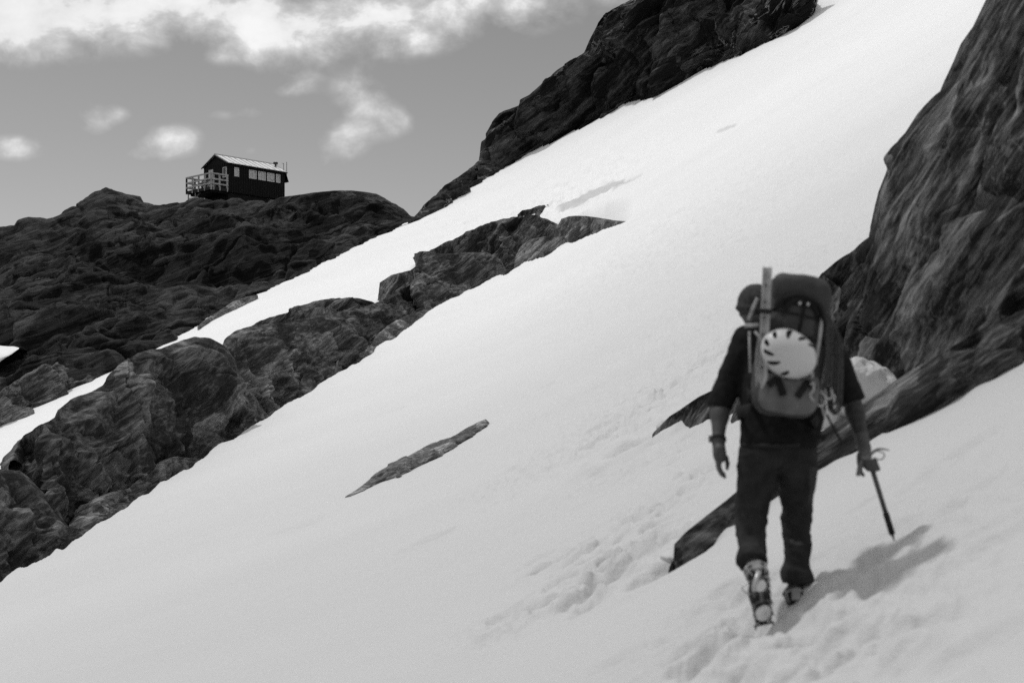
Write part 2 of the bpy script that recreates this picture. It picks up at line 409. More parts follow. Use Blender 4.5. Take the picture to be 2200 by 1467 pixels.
k = mth(nt, 'MULTIPLY', at.outputs['Fac'], mth(nt, 'ADD', .93, mth(nt, 'MULTIPLY', nn.outputs['Fac'], .14)))
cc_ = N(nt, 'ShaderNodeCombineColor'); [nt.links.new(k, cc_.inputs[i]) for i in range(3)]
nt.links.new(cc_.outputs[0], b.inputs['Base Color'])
n2 = N(nt, 'ShaderNodeTexNoise', Scale=10.0, Detail=8.0, Roughness=.7); nt.links.new(tc.outputs['Object'], n2.inputs['Vector'])
n3 = N(nt, 'ShaderNodeTexNoise', Scale=1.1, Detail=5.0, Roughness=.55); nt.links.new(mp.outputs[0], n3.inputs['Vector'])
b1 = N(nt, 'ShaderNodeBump', Strength=.6, Distance=.025); nt.links.new(n2.outputs['Fac'], b1.inputs['Height'])
b2 = N(nt, 'ShaderNodeBump', Strength=.3, Distance=.12); nt.links.new(n3.outputs['Fac'], b2.inputs['Height']); nt.links.new(b1.outputs['Normal'], b2.inputs['Normal'])
nt.links.new(b2.outputs['Normal'], b.inputs['Normal'])
M_SNOW = sm
# behind the crest line the ground falls away
EDGE = np.array(sorted([(uv(q[0], q[1])[0], float(hit(np.array([q[0]]), np.array([q[1]]))[0])) for q in RIDGE_FOOT+UPPER_FOOT]))
ue = XX/np.maximum(YY, 1); lim = np.interp(ue, EDGE[:, 0], EDGE[:, 1])+.4
edge_n = fbm(np.stack([ue.ravel()*70, YY.ravel()*.25, 0*ue.ravel()], 1), 2, 77).reshape(ue.shape); lim = lim+edge_n*1.3+400*sstep(.214, .235, ue)
ZZ -= np.where(YY > lim, 1.3*(YY-lim)+.9*sstep(0, 1.2, YY-lim), 0)
# melt moat between the lower snowfield and the foot of the rock band
BF = np.array([(uv(q[0], q[1])[0], float(hit(np.array([q[0]]), np.array([q[1]]))[0])) for q in BAND_FOOT])
dfoot = np.interp(ue, BF[:, 0], BF[:, 1])+edge_n*1.6*sstep(.08, .03, ue); sm_ = YY-dfoot
ZZ -= 1.3*sstep(.05, 1.2, sm_)*sstep(9, 5., sm_)*sstep(-.5, -.4, ue)*sstep(.085, .05, ue)
V = np.stack([XX, YY, ZZ], -1).reshape(-1, 3)
snow = mesh_obj('snow', V, sheet_faces(*XX.shape), M_SNOW); tag(snow, 'smooth white snow slope rising to the right past the rocks', kind='structure')
# light falloff painted into the snow colour, darker towards the camera; two patches of bare grey ice
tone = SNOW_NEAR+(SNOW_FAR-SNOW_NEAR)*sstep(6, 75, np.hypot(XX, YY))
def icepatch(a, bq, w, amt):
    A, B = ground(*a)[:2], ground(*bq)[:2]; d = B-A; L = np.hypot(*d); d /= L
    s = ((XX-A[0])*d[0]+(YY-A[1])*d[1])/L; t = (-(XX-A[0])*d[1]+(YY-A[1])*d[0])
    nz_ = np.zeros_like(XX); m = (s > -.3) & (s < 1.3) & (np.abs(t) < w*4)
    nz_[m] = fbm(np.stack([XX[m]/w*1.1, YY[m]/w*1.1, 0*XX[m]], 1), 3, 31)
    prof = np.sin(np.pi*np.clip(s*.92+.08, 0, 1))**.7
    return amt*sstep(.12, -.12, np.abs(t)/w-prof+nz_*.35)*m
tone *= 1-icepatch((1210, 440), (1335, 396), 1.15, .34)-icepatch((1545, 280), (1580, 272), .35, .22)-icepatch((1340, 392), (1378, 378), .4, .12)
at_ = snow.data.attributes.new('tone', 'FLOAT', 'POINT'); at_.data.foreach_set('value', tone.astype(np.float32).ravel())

# ------------------------------------------------------------------ rocks
def resample(pl, n):
    pl = np.asarray(pl, float); d = np.concatenate([[0], np.cumsum(np.hypot(*np.diff(pl, axis=0).T))])
    t = np.linspace(0, d[-1], n); return np.stack([np.interp(t, d, pl[:, k]) for k in (0, 1)], 1)
def rockdisp(X, S, ang, yaw, seed, w):
    a = math.radians(ang); n = np.array([-math.sin(a), yaw, math.cos(a)]); n /= np.linalg.norm(n)
    t = np.array([math.cos(a), 0, math.sin(a)]); t -= n*(t@n); t /= np.linalg.norm(t); c = np.cross(n, t)
    q = np.stack([X@t, X@c, X@n], 1)/S; q = q+seed*3.7
    wp = np.stack([fbm(q*.8, 3, seed+1), fbm(q*.8+9, 3, seed+2), fbm(q*.8+21, 3, seed+3)], 1)
    low = fbm(q*np.array([.35, .4, .5]), 3, seed+4)
    f1, f2, cid, off = voro(q*np.array([.7, .8, 1.5])+.15*wp, seed+5)
    crack = np.exp(-((f2-f1)/.04)**2)*(rnd(cid, 8) > .45)
    blk = facet(q*np.array([.5, .6, .95])+.1*wp, seed+31)
    blk2 = facet(q*np.array([1.2, 1.5, 2.4])+.12*wp, seed+32)
    blk3 = facet(q*np.array([2.8, 3.6, 6.5])+.2*wp, seed+33)
    lz = q[:, 2]*2.6+wp[:, 0]*1.6+.15*q[:, 0]; fl = np.floor(lz); fr = lz-fl
    led = (rnd(fl.astype(np.int64)+500, 3)-.5)*.9+sstep(0, 1, fr)*-.5+np.exp(-(fr/.08)**2)*-.25
    fine = fbm(q*np.array([1.6, 3., 9.]), 4, seed+8); gr = fbm(q*6, 4, seed+9)
    return S*(w[0]*low+1.25*w[1]*(blk+.1)+1.4*w[2]*(blk2+.1)+.45*w[2]*blk3+w[3]*led+w[4]*fine+w[5]*gr-.6*w[6]*crack)
W0 = (.16, .75, .36, .10, .05, .04, .10)
def rock(name, bot, top, mat, label=None, cat='rock', group=None, kind=None, m=1.2, p=1.6, n=(120, 50), S=1.5, ang=35, yaw=.35, amp=1., w=W0, seed=1,
         topd=None, push=0., back=None, skirt=.6, keep=True, bulge=0., lift=.05, taper=False, clampv=None, ks=.9, inward=0.):
    ns, nr = n; Bp = resample(bot, ns); Tp = resample(top, ns)
    db = hit(Bp[:, 0], Bp[:, 1])-push*(sstep(.09, .0, uv(Bp[:, 0], 0)[0])*.85+.15 if taper else 1); ub, vb = uv(Bp[:, 0], Bp[:, 1]); ut, vt = uv(Tp[:, 0], Tp[:, 1]); zb = vb*db
    dt = (zb-m*db)/(vt-m) if topd is None else np.broadcast_to(np.asarray(topd, float), db.shape)
    Bw = np.stack([ub*db, db, zb], 1); Tw = np.stack([ut*dt, dt, vt*dt], 1)
    Hl = np.linalg.norm(Tw-Bw, axis=1); Hm = Hl.max(); rows = []
    for f in (1., .55, .2): rows.append(Bw+np.stack([0*db, .35*skirt*f*Hm*.3+0*db, -skirt*f*np.maximum(Hl, .25*Hm)], 1))
    for t in np.linspace(0, 1, nr):
        u = ub+(ut-ub)*t; v = vb+(vt-vb)*t; g = t**p; d = db+(dt-db)*g-bulge*Hl*math.sin(math.pi*t)
        rows.append(np.stack([u*d, d, v*d], 1))
    bk = back or [(.06, .0), (.18, -.03), (.38, -.12), (.65, -.35), (.95, -.8), (1.1, -1.4)]
    sc_ = np.maximum(Hl, .2*Hm) if back is None else np.ones(ns)
    nb = []
    pd, pz = 0, 0
    for (dd, dz_) in bk:
        for s in (.5, 1.):
            nb.append(Tw+np.stack([0*dt, sc_*(pd+(dd-pd)*s), sc_*(pz+(dz_-pz)*s)], 1))
        pd, pz = dd, dz_
    G = np.stack(rows+nb); nr2 = G.shape[0]
    du = np.gradient(G, axis=1); dv = np.gradient(G, axis=0); nm = np.cross(du, dv); nm /= np.linalg.norm(nm, axis=-1, keepdims=True)+1e-9
    if (nm[3:3+nr, :, 1]).mean() > 0: nm = -nm
    X = G.reshape(-1, 3); d = rockdisp(X, S, ang, yaw, seed, w)*amp
    loc_ = np.clip(np.minimum(Hl/(.55*S), (vt-vb)*db/(.8*S)), .08, 1); d = d.reshape(nr2, ns)*loc_[None, :]
    fade = np.ones(nr2); fade[:3] = (.3, .6, .8); d = d*fade[:, None]
    nrow = np.arange(nr2)
    if keep:                      # keep the crest close to the traced outline
        kk = np.exp(-(np.maximum(np.abs(nrow-(2+nr))-1, 0)/(.08*nr+1))**2); d = d-kk[:, None]*(d*ks)
    tt = np.clip(1-(nrow-3)/(.22*nr), 0, 1); d = d+(tt*lift*S*loc_[:, None]).T
    d[1:-1] = .12*d[:-2]+.76*d[1:-1]+.12*d[2:]; d[:, 1:-1] = .12*d[:, :-2]+.76*d[:, 1:-1]+.12*d[:, 2:]
    d = d-inward*np.maximum(d, 0)
    G = G+nm*d[..., None]
    if clampv is not None:        # the near relief may not rise above the traced crest
        ex = G[:4+nr, :, 2]/G[:4+nr, :, 1]-(vt+clampv)[None, :]
        G[:4+nr, :, 2] -= .85*np.maximum(ex, 0)*G[:4+nr, :, 1]
    Fc = sheet_faces(nr2, ns)
    V = G.reshape(-1, 3); loc = (float(V[:, 0].mean()), float(V[:, 1].mean()), float(V[:, 2].min()))
    o = mesh_obj(name, V, Fc, mat, loc=loc); 
    tag(o, label, cat if kind != 'structure' else None, group, kind); return o

M_RIDGE = rockmat('ridge_rock', 24, 3.2, .004, .10, lichen=.12, lich_amt=.5, vein=.25, veincol=.2, bump=.8, streak=.55)
M_BAND = rockmat('band_rock', 40, .8, .028, .4, lichen=.13, lich_amt=.5, bump=.75, streak=.55, stretch=10)
M_BAND2 = rockmat('pale_band_rock', 28, .6, .06, .5, lichen=.3, lich_amt=.5, bump=.7, streak=.5, stretch=8)
M_DARK = rockmat('dark_band_rock', 48, 1.0, .02, .30, lichen=.09, lich_amt=.45, bump=.75, streak=.6, stretch=12)
M_UP = rockmat('upper_rock', 38, 2.4, .007, .15, lichen=.12, lich_amt=.4, vein=.8, veincol=.4, bump=.8, streak=.55)
M_WALL = rockmat('wall_rock', 54, .38, .011, .27, lichen=.17, lich_amt=1.1, vein=.5, veincol=.25, bump=.7, streak=.6, stretch=12)
M_SLAB = rockmat('slab_rock', 33, .4, .012, .22, lichen=.1, lich_amt=.5, bump=.6, streak=.6, stretch=12)
M_FLAT = rockmat('flat_rock', 27, .3, .07, .55, lichen=.25, lich_amt=.6, bump=.6, streak=.6, stretch=10)

rt = [(-190, 500), (-90, 490), (0, 479), (32, 478), (46, 471), (101, 462), (127, 454), (148, 443), (177, 426), (203, 410), (228, 404.5), (249, 410), (275, 424), (296, 437), (313, 446.5), (338, 441), (380, 430), (414, 422), (444, 417), (477, 416), (528, 422), (558, 427), (600, 428), (625, 424), (655, 422), (676, 419), (718, 414), (760, 413), (803, 420), (836, 433), (862, 447), (883, 464), (904, 468)]
rock('rocky_ridge', RIDGE_FOOT, rt, M_RIDGE, 'dark rocky ridge below the black hut', kind='structure', n=(760, 330), S=4.4, ang=22, yaw=.5, seed=3, topd=112., p=1.25, lift=.04, clampv=.0008, ks=.5,
     w=(.16, .42, .21, .10, .05, .034, .17), back=[(3, .05), (7, 0), (12, -.5), (22, -4), (40, -14), (80, -45)], skirt=.12)
GU = 'rocks around the upper snowfield'
ut_ = [(1024, 395), (1028, 352), (1031, 330), (1036, 306), (1046, 299), (1045, 287), (1058, 262), (1073, 243.6), (1116, 227), (1118, 214.5), (1138, 203.6), (1167, 182), (1182, 167), (1204, 145.5), (1233, 125.5), (1253, 112.7), (1258, 98), (1269, 69), (1280, 45.5), (1295, 23.6), (1327, 14.5), (1364, 2), (1420, -40), (1550, -90), (1700, -60), (1748, -24), (1757, -13)]
rock('rock_outcrop', UPPER_FOOT, ut_, M_UP, 'tall dark blocky outcrop above the top edge of the upper snowfield', 'outcrop', m=1.9, n=(420, 150), S=3.6, ang=42, yaw=.3, seed=8, p=1.3,
     w=(0.195, 0.924, 0.396, 0.08, 0.05, 0.03, 0.12))
rock('low_rock', [(876, 482), (900, 473), (950, 443), (1000, 413), (1040, 389), (1085, 361)], [(876, 480), (897, 458), (912, 440), (935, 424), (946, 409), (975, 385), (1003, 366), (1027, 346), (1060, 352), (1085, 359)], M_UP,
     'low tilted rock slab between the black hut ridge and the tall outcrop', 'rock', m=1.1, n=(120, 50), S=2.2, ang=33, seed=12)
GB = 'boulders of the rock band across the snow'
def band(name, bot, top, mat, label, **k):
    a = dict(m=1.1, n=(160, 70), S=1.5, ang=38, seed=len(bpy.data.objects), skirt=1.2); a.update(k); a['n'] = (int(a['n'][0]*1.4), int(a['n'][1]*1.4)); a['push'] = -3.+.6*a.get('push', 0); a['taper'] = True; a.setdefault('clampv', .001)
    return rock(name, bot, top, mat, label, 'rock', GB, **a)
# the long bed the boulders sit in
band('rock_band', [(-120, 1310), (0, 1249), (71, 1206), (158, 1158), (221, 1119), (300, 1071), (387, 1012), (466, 963), (524, 924), (573, 895), (647, 850), (737, 799), (799, 756), (860, 715), (921, 670), (975, 639), (1032, 613), (1089, 586)],
     [(-120, 1097), (0, 1032), (60, 962), (110, 937), (160, 902), (250, 837), (330, 787), (419, 760), (478, 755), (549, 717), (643, 684), (717, 669), (782, 660), (815, 647), (880, 612), (960, 582), (1040, 566), (1089, 583)], M_DARK,
     'long dark bed of rock that carries the boulders between two snowfields', n=(420, 80), S=1.8, ang=42, push=-3.4, amp=.6, m=1.0, p=1.2, w=(.15, .45, .25, .1, .05, .03, .1))
band('large_slab', [(22, 1195), (60, 1170), (115, 1175), (221, 1112), (300, 1066), (387, 1008), (466, 961), (524, 923), (572, 893)],
     [(25, 990), (27, 972), (34, 953), (51, 929), (79, 911), (107, 901), (119, 893), (127, 876), (150, 858), (198, 842), (221, 826), (237, 802), (253, 787), (273, 769), (316, 756), (356, 745), (395, 731), (419, 725.5), (447, 729), (478, 745), (500, 775), (530, 830), (560, 870), (573, 891)], M_DARK,
     'biggest dark streaked slab bulging at the lower end of the rock band', n=(300, 150), S=2.6, ang=52, yaw=.5, push=.6, m=1.5, p=1.9, w=(.2, .34, .26, .06, .06, .03, .1))
band('lower_rock', [(-110, 1306), (-40, 1270), (0, 1249), (71, 1206), (120, 1180), (165, 1153)], [(-110, 1100), (-30, 1020), (0, 1004), (40, 1010), (75, 1050), (110, 1095), (145, 1130), (165, 1151)], M_DARK,
     'jagged dark rock at the left edge of the photo under the biggest slab', n=(110, 90), S=1.5, ang=50, push=.9, w=(.15, .5, .3, .08, .05, .03, .08))
band('rock_rib', [(130, 1172), (158, 1158), (221, 1119), (277, 1087), (300, 1071), (328, 1050), (387, 1012), (431, 984)], [(131, 1170), (150, 1125), (175, 1088), (205, 1072), (235, 1058), (275, 1048), (310, 1020), (345, 990), (380, 978), (405, 983), (431, 983)], M_BAND,
     'low pale rubbly rib along the snow below the biggest slab', n=(180, 50), S=.9, ang=30, push=1.3, w=(0.112, 0.77, 0.484, 0.12, 0.06, 0.03, 0.1))
band('rock_mass', [(478, 938), (502, 937), (524, 924), (573, 895), (610, 870), (655, 845), (700, 815), (745, 790), (775, 765)],
     [(478, 780), (479, 740), (483, 729), (506, 713.6), (520, 707), (549, 697), (590, 690), (640, 690), (690, 680), (735, 682), (760, 700), (774, 735), (776, 763)], M_BAND,
     'broad grey rock mass in the middle of the band, right of the biggest slab', n=(220, 120), S=1.5, ang=30, push=.5, m=1.5, p=1.8, w=(0.21, 0.66, 0.286, 0.05, 0.04, 0.03, 0.1))
band('back_slab', [(530, 750), (580, 742), (640, 728), (700, 712), (735, 690)], [(533, 704), (549, 692.6), (594, 676), (627, 668), (643, 656), (680, 645.5), (717, 641), (735, 648)], M_DARK,
     'thin dark sloping slab topping the band just below the upper snow strip', n=(130, 50), S=1.1, ang=25, push=-.6)
band('squarish_boulder', [(690, 730), (730, 745), (780, 725), (825, 700), (846, 685)], [(690, 700), (700, 660), (717, 645), (745, 639), (770, 640), (800, 647), (822, 660), (838, 680), (846, 684)], M_BAND,
     'squarish grey boulder with flat cracked face at the top of the band', n=(120, 80), S=1.2, ang=30, push=.0, m=2., p=2.2, w=(0.15, 0.66, 0.22, 0.05, 0.05, 0.04, 0.1))
band('round_boulder', [(640, 852), (655, 846), (696, 819), (720, 806), (737, 797)], [(641, 850), (641, 828), (652, 805), (672, 787), (695, 777), (718, 778), (735, 790), (738, 796)], M_BAND,
     'rounded streaky boulder half sunk in the snow edge below the grey rock mass', n=(100, 70), S=1.2, ang=42, push=1.2, m=1.4, p=2, w=(0.15, 0.264, 0.132, 0.06, 0.07, 0.03, 0.05))
band('wedge_boulder', [(716, 808), (737, 799), (770, 774), (799, 756), (806, 750)], [(717, 805), (722, 778), (735, 757), (757, 744), (785, 742), (803, 747), (807, 750)], M_BAND2,
     'pale wedge shaped boulder just above the rounded streaky one', n=(90, 50), S=.8, ang=35, push=1.3, m=1.4, p=1.8)
band('tilted_slab', [(792, 764), (799, 757), (844, 731), (860, 715), (880.5, 698.7), (901, 682), (922, 669)], [(793, 763), (795, 745), (808, 722), (832, 700), (862, 682), (890, 672), (912, 665), (923, 668)], M_BAND2,
     'pale tilted slab lying along the snow edge in the middle of the band', n=(140, 50), S=.8, ang=34, push=1.3, m=1.2, p=1.8, w=(0.15, 0.44, 0.264, 0.1, 0.06, 0.03, 0.07))
for k, (cx, cy, rx, ry, lb) in enumerate(((789, 712, 16, 10, 'small bright angular stone in the gully of the band'), (770, 727, 13, 8, 'small grey stone below the bright angular stone'), (806, 728, 10, 7, 'tiny grey stone right of the bright angular stone'),
                                          (858, 668, 22, 16, 'small dark rounded boulder left of the smooth dome boulder'), (880, 662, 17, 15, 'small round dark boulder beneath the smooth dome boulder'), (838, 655, 26, 22, 'dark boulder wedged right of the squarish boulder'))):
    band('small_stone' if k < 3 else 'small_boulder', [(cx-rx, cy+ry*.6), (cx-rx*.3, cy+ry), (cx+rx*.5, cy+ry*.7), (cx+rx, cy-ry*.1)], [(cx-rx, cy+ry*.4), (cx-rx*.7, cy-ry*.4), (cx-rx*.1, cy-ry), (cx+rx*.6, cy-ry*.9), (cx+rx, cy-ry*.2)],
         M_BAND2 if k < 3 else M_DARK, lb, n=(40, 30), S=.35, ang=25, push=(2.6, 2.4, 2.0, .8, .9, .4)[k], m=1.6, p=1.8)
band('smooth_boulder', [(812, 662), (830, 668), (880, 663), (905, 672), (975, 639), (1032, 613), (1089, 586)], [(812, 640), (815, 607), (840, 590), (880, 580), (897, 568), (909, 551), (930, 545), (970, 543), (1020, 543), (1050, 545), (1075, 558), (1088, 580), (1090, 585)], M_BAND,
     'large smooth domed boulder with a light rounded right end', n=(200, 110), S=1.9, ang=48, yaw=.2, push=.3, m=1.7, p=2.0, w=(0.225, 0.352, 0.132, 0.05, 0.05, 0.025, 0.06))
band('mottled_rock', [(880, 590), (940, 600), (1060, 590), (1092, 584), (1118, 566), (1150, 545), (1200, 505)], [(897, 568), (909, 551), (934, 531), (962, 516.6), (970.5, 514.6), (1003, 498), (1032, 484), (1056, 475.7), (1081, 469), (1114, 464.6), (1146, 465.5), (1171, 469.6), (1190, 476), (1202, 484)], M_DARK,
     'dark mottled rock with pale streaks behind the smooth domed boulder', n=(210, 110), S=1.5, ang=35, push=-1.5, m=1.4, p=1.7, w=(0.165, 0.792, 0.352, 0.06, 0.05, 0.03, 0.12))
band('end_slab', [(1103, 579), (1120, 570), (1196, 535), (1257, 510.5), (1302, 492), (1330, 480), (1353, 476.5)], [(1104, 577), (1107, 552), (1118, 530), (1140, 514), (1180, 506), (1200, 480), (1206, 469.6), (1221, 464), (1257, 463), (1286, 467.5), (1318, 473.6), (1353, 476)], M_BAND2,
     'pale rounded slab at the upper end of the rock band', n=(200, 90), S=1.5, ang=52, yaw=.2, push=.4, m=1.2, p=1.9, w=(0.24, 0.308, 0.132, 0.05, 0.06, 0.03, 0.06))
rock('upper_rock', [(1112, 463), (1140, 466), (1160, 462), (1178, 441)], [(1112, 461), (1122, 452), (1140, 449), (1160, 443), (1178, 439.5)], M_UP, 'small dark rock poking through snow just above the rock band', 'rock', n=(60, 30), S=.8, ang=25, m=1., push=0)
rock('foot_slab', [(424, 704), (452, 684), (498, 662), (553, 636)], [(424, 702), (436, 690), (470, 668), (500, 648), (530, 637), (553, 633)], M_BAND2, 'light grey slab where the dark ridge meets the snow strip', 'slab', n=(90, 30), S=1., ang=28, m=.7, push=1.2)
rock('foot_rock', [(-120, 965), (0, 915), (40, 891), (91, 862), (138, 836), (198, 815), (203, 811)], [(-120, 850), (0, 838), (40, 812), (80, 793), (120, 789), (160, 795), (195, 806), (203, 810)], M_BAND, 'grey strata rock above the lowest snow strip at the left edge', 'rock', n=(160, 60), S=2., ang=20, m=.8, push=.6, w=(0.15, 0.66, 0.44, 0.14, 0.06, 0.03, 0.1))
_rg = bpy.data.objects['rocky_ridge']; _n = len(_rg.data.vertices); _c = np.zeros(_n*3, np.float32); _rg.data.vertices.foreach_get('co', _c); _c = _c.reshape(-1, 3)+np.array(_rg.location, np.float32)
_px, _py = CX+F*_c[:, 0]/_c[:, 1], HY-F*_c[:, 2]/_c[:, 1]
SNOW_PATCH_D = float(_c[(_px > -25) & (_px < 38) & (_py > 738) & (_py < 790) & (_c[:, 1] > 60), 1].min())

rock('flat_rock', [(742, 1067.5), (751.5, 1066), (782, 1054), (822, 1034), (841, 1028), (858.5, 1025), (897, 1003), (925, 990), (952, 975.5), (977, 960), (998, 946), (1024.5, 928), (1049, 914), (1051, 908)],
     [(742, 1066.5), (767, 1050), (790, 1032), (805, 1017.5), (822, 1007), (853, 990), (881, 974.5), (908, 960), (929, 951.6), (956, 944), (977, 934.5), (996, 922), (1021, 909.6), (1043.6, 900), (1051, 907)], M_FLAT,
     'long flat grey rock lying alone in the open snow', 'rock', n=(300, 70), S=.8, ang=27, m=.4, p=2.2, w=(.05, .3, .4, .14, .06, .06, .08), amp=1.5, push=.1, clampv=.0006)

# the wall and the long slab behind the hiker
wb = [(1403, 933), (1440, 931), (1470, 929), (1550, 906), (1600, 900), (1700, 880), (1780, 850), (1850, 842), (1920, 822), (2060, 790), (2200, 760), (2420, 720)]
wt = [(1404, 930), (1440, 893), (1462, 878), (1500, 851), (1540, 833), (1575, 812), (1640, 765), (1700, 715), (1748, 660), (1765, 607), (1761, 583), (1795, 555.6), (1836, 532), (1887, 494), (1904, 450), (1918, 402), (1932, 348), (1945, 307), (1962, 273), (1986, 238.6), (2020, 208), (2048, 187), (2075, 143), (2076, 126), (2102, 75), (2119, 34), (2143, 0), (2180, -80), (2260, -160), (2420, -220)]
rock('rock_wall', wb, wt, M_WALL, 'tall dark streaked rock wall behind the hiker at the right edge', 'rock wall', m=2.3, n=(330, 260), S=1.7, ang=50, yaw=.6, seed=5, p=1.5, w=(.12, .36, .22, .05, .06, .04, .16), inward=.5)
sb = [(1446, 1224), (1462, 1221), (1492, 1200), (1533, 1166), (1580, 1124), (1670, 1066), (1752, 1013), (1836, 968), (1898, 927), (1966, 900), (2034, 869), (2089, 828), (2136, 811), (2200, 770), (2330, 700)]
st = [(1447, 1205), (1448, 1168), (1475, 1140), (1520, 1106), (1560, 1075), (1620, 1025), (1690, 975), (1756, 931), (1850, 868), (1908, 829), (1959, 794), (2027, 753), (2061, 733), (2109, 695), (2143, 661), (2170, 607), (2191, 579), (2230, 555), (2330, 520)]
rock('long_slab', sb, st, M_SLAB, 'long low dark rock slab running up behind the hiker', 'rock slab', m=1.6, n=(330, 90), S=.9, ang=33, yaw=.5, seed=6, p=1.8, w=(.12, .3, .28, .05, .06, .03, .08), inward=.3)

def lump(name, c, r, label, cat='snow lump', seed=1, R=None, extra=(), amp=.05, scale=4., kind=None):
    c = np.asarray(c, float); r = np.asarray(r, float); m = r.max()*1.4
    s = SDF(c-m, c+m, m/26); s.ell(c, r, R, k=0)
    for (dc, rr) in extra: s.ell(c+np.array(dc), rr, k=m*.25)
    s.noise(amp, scale, 4, seed); V, Q = s.mesh(); o = mesh_obj(name, V, Q, M_SNOW, loc=(c[0], c[1], c[2]-r[2]))
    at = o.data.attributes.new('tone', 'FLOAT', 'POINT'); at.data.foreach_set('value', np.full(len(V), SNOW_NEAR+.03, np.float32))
    return tag(o, label, cat)
_D = SNOW_PATCH_D-.1; _T = resample([(-90, 746), (0, 742.5), (18, 744), (30, 744), (41, 747)], 40); _B = resample([(-90, 815), (0, 777), (12, 768), (26, 760), (41, 748.5)], 40); _rows = []
for _t in np.linspace(0, 1, 14):
    _p = _B+(_T-_B)*_t; _d = _D+1.6*_t**1.5-.12*math.sin(math.pi*_t)+.12*gnoise(np.stack([_p[:, 0]*.08, _p[:, 1]*.08, 0*_p[:, 0]], 1), 9)
    _uu, _vv = uv(_p[:, 0], _p[:, 1]); _rows.append(np.stack([_uu*_d, _d, _vv*_d], 1))
_rows = _rows+[_rows[-1]+np.array([0, 1.5, -.1])]
_V = np.vstack(_rows); tag(mesh_obj('snow_patch', _V, sheet_faces(len(_rows), 40), M_SNOW, loc=_V.mean(0)), 'small white snow patch low on the dark ridge at the left edge', 'snow patch')
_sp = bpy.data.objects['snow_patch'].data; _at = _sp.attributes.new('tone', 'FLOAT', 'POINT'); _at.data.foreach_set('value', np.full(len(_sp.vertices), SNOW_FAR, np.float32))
d0 = float(hit(np.array([1855.]), np.array([862.]))[0])
lump('snow_lump', P(1852, 832, d0-.35), (.25, .2, .25), 'lump of snow wedged between the rock wall and the long slab, right of the hiker', seed=2, extra=[((-.16, .05, .08), (.12, .12, .13)), ((.12, 0, -.05), (.16, .15, .14))], amp=.12, scale=4.5)
d1 = float(hit(np.array([1775.]), np.array([905.]))[0])
lump('snow_lump', P(1782, 893, d1-.2), (.13, .16, .2), 'runnelled snow remnant seen beside the hiker under his right elbow', seed=4, extra=[((-.03, 0, .16), (.03, .05, .09))], amp=.03, scale=5.)
lump('snow_lip', P(1437, 905, float(hit(np.array([1437.]), np.array([915.]))[0])-.05), (.16, .16, .06), 'thin overhanging snow lip beside the dark hollow at the foot of the wall', seed=6, amp=.03, scale=5., R=[[.85, 0, -.53], [0, 1, 0], [.53, 0, .85]])
lump('snow_lip', P(1450, 1196, float(hit(np.array([1450.]), np.array([1205.]))[0])-.02), (.10, .12, .04), 'rounded snow bump at the lower tip of the long slab', seed=8, amp=.02, scale=6.)
# ------------------------------------------------------------------ hut
M_HUT = plain('black_stained_boards', .008, .75, .15, nscale=8, nvar=.4)
M_HUTROOF = plain('zinc_roof_sheet', .75, .45, .4, metal=.2, nscale=3, nvar=.12)
M_TRIM = plain('white_window_frame', .62, .5); M_RAIL = plain('weathered_pale_timber', .36, .75, nscale=6, nvar=.3)
M_DECK = plain('dark_deck_timber', .02, .8); M_METAL = plain('dark_chimney_metal', .03, .5, .4)
M_DOOR = plain('pale_door', .5, .6)
def panemat():
    m, nt, b = newmat('painted_reflection_glass'); tc = N(nt, 'ShaderNodeTexCoord')
    n = N(nt, 'ShaderNodeTexNoise', Scale=3.1, Detail=3.0); nt.links.new(tc.outputs['Object'], n.inputs['Vector'])
    nt.links.new(ramp(nt, n.outputs['Fac'], [(.4, .42), (.55, .5), (.68, .14)]), b.inputs['Base Color']); b.inputs['Roughness'].default_value = .08; b.inputs['Specular IOR Level'].default_value = .7  # pale base colour stands in for the bright reflection in the glass
    return m
M_PANE = panemat(); M_DPANE = plain('dark_glass', .03, .1, .6)
HD = 115.; HA = math.radians(46.6); C0 = P(489.5, 405.5, HD)
hm = Matrix.Translation(C0.tolist()) @ Matrix.Rotation(HA, 4, 'Z')
hut = empty('mountain_hut', C0, 'small black gabled hut with pale roof on top of the rocky ridge', 'hut', mat=hm)
HL, HW, HE, HR = 5.73, 3.36, 2.12, 2.92
b = MB()          # wall: closed gabled box
V = [(0, 0, -.25), (HL, 0, -.25), (HL, HW, -.25), (0, HW, -.25), (0, 0, HE), (HL, 0, HE), (HL, HW, HE), (0, HW, HE), (0, HW/2, HR), (HL, HW/2, HR)]
b.add(V, [(0, 1, 5, 4), (2, 3, 7, 6), (0, 4, 8, 7, 3), (1, 2, 6, 9, 5), (4, 5, 9, 8), (7, 8, 9, 6), (0, 3, 2, 1)])
for k in range(24): b.box((HL*(k+.5)/24, -.012, HE/2-.12), (.018, .012, HE/2+.1))          # board battens
for k in range(11): b.box((-.012, HW*(k+.5)/11, HE/2-.1), (.012, .018, HE/2+.12))
b.build('wall', M_HUT, hut, local=True)
b = MB(); b.box((HL/2, HW/2, -.62), (HL/2-.12, HW/2-.12, .36)); b.box((HL/2, .25, -.4), (HL/2, .09, .13)); b.box((HL/2, HW-.25, -.4), (HL/2, .09, .13))
b.build('foundation', M_HUT, hut, local=True)
roof = MB(); ov, th = .16, .045; sl_ = (HR-HE)/(HW/2)
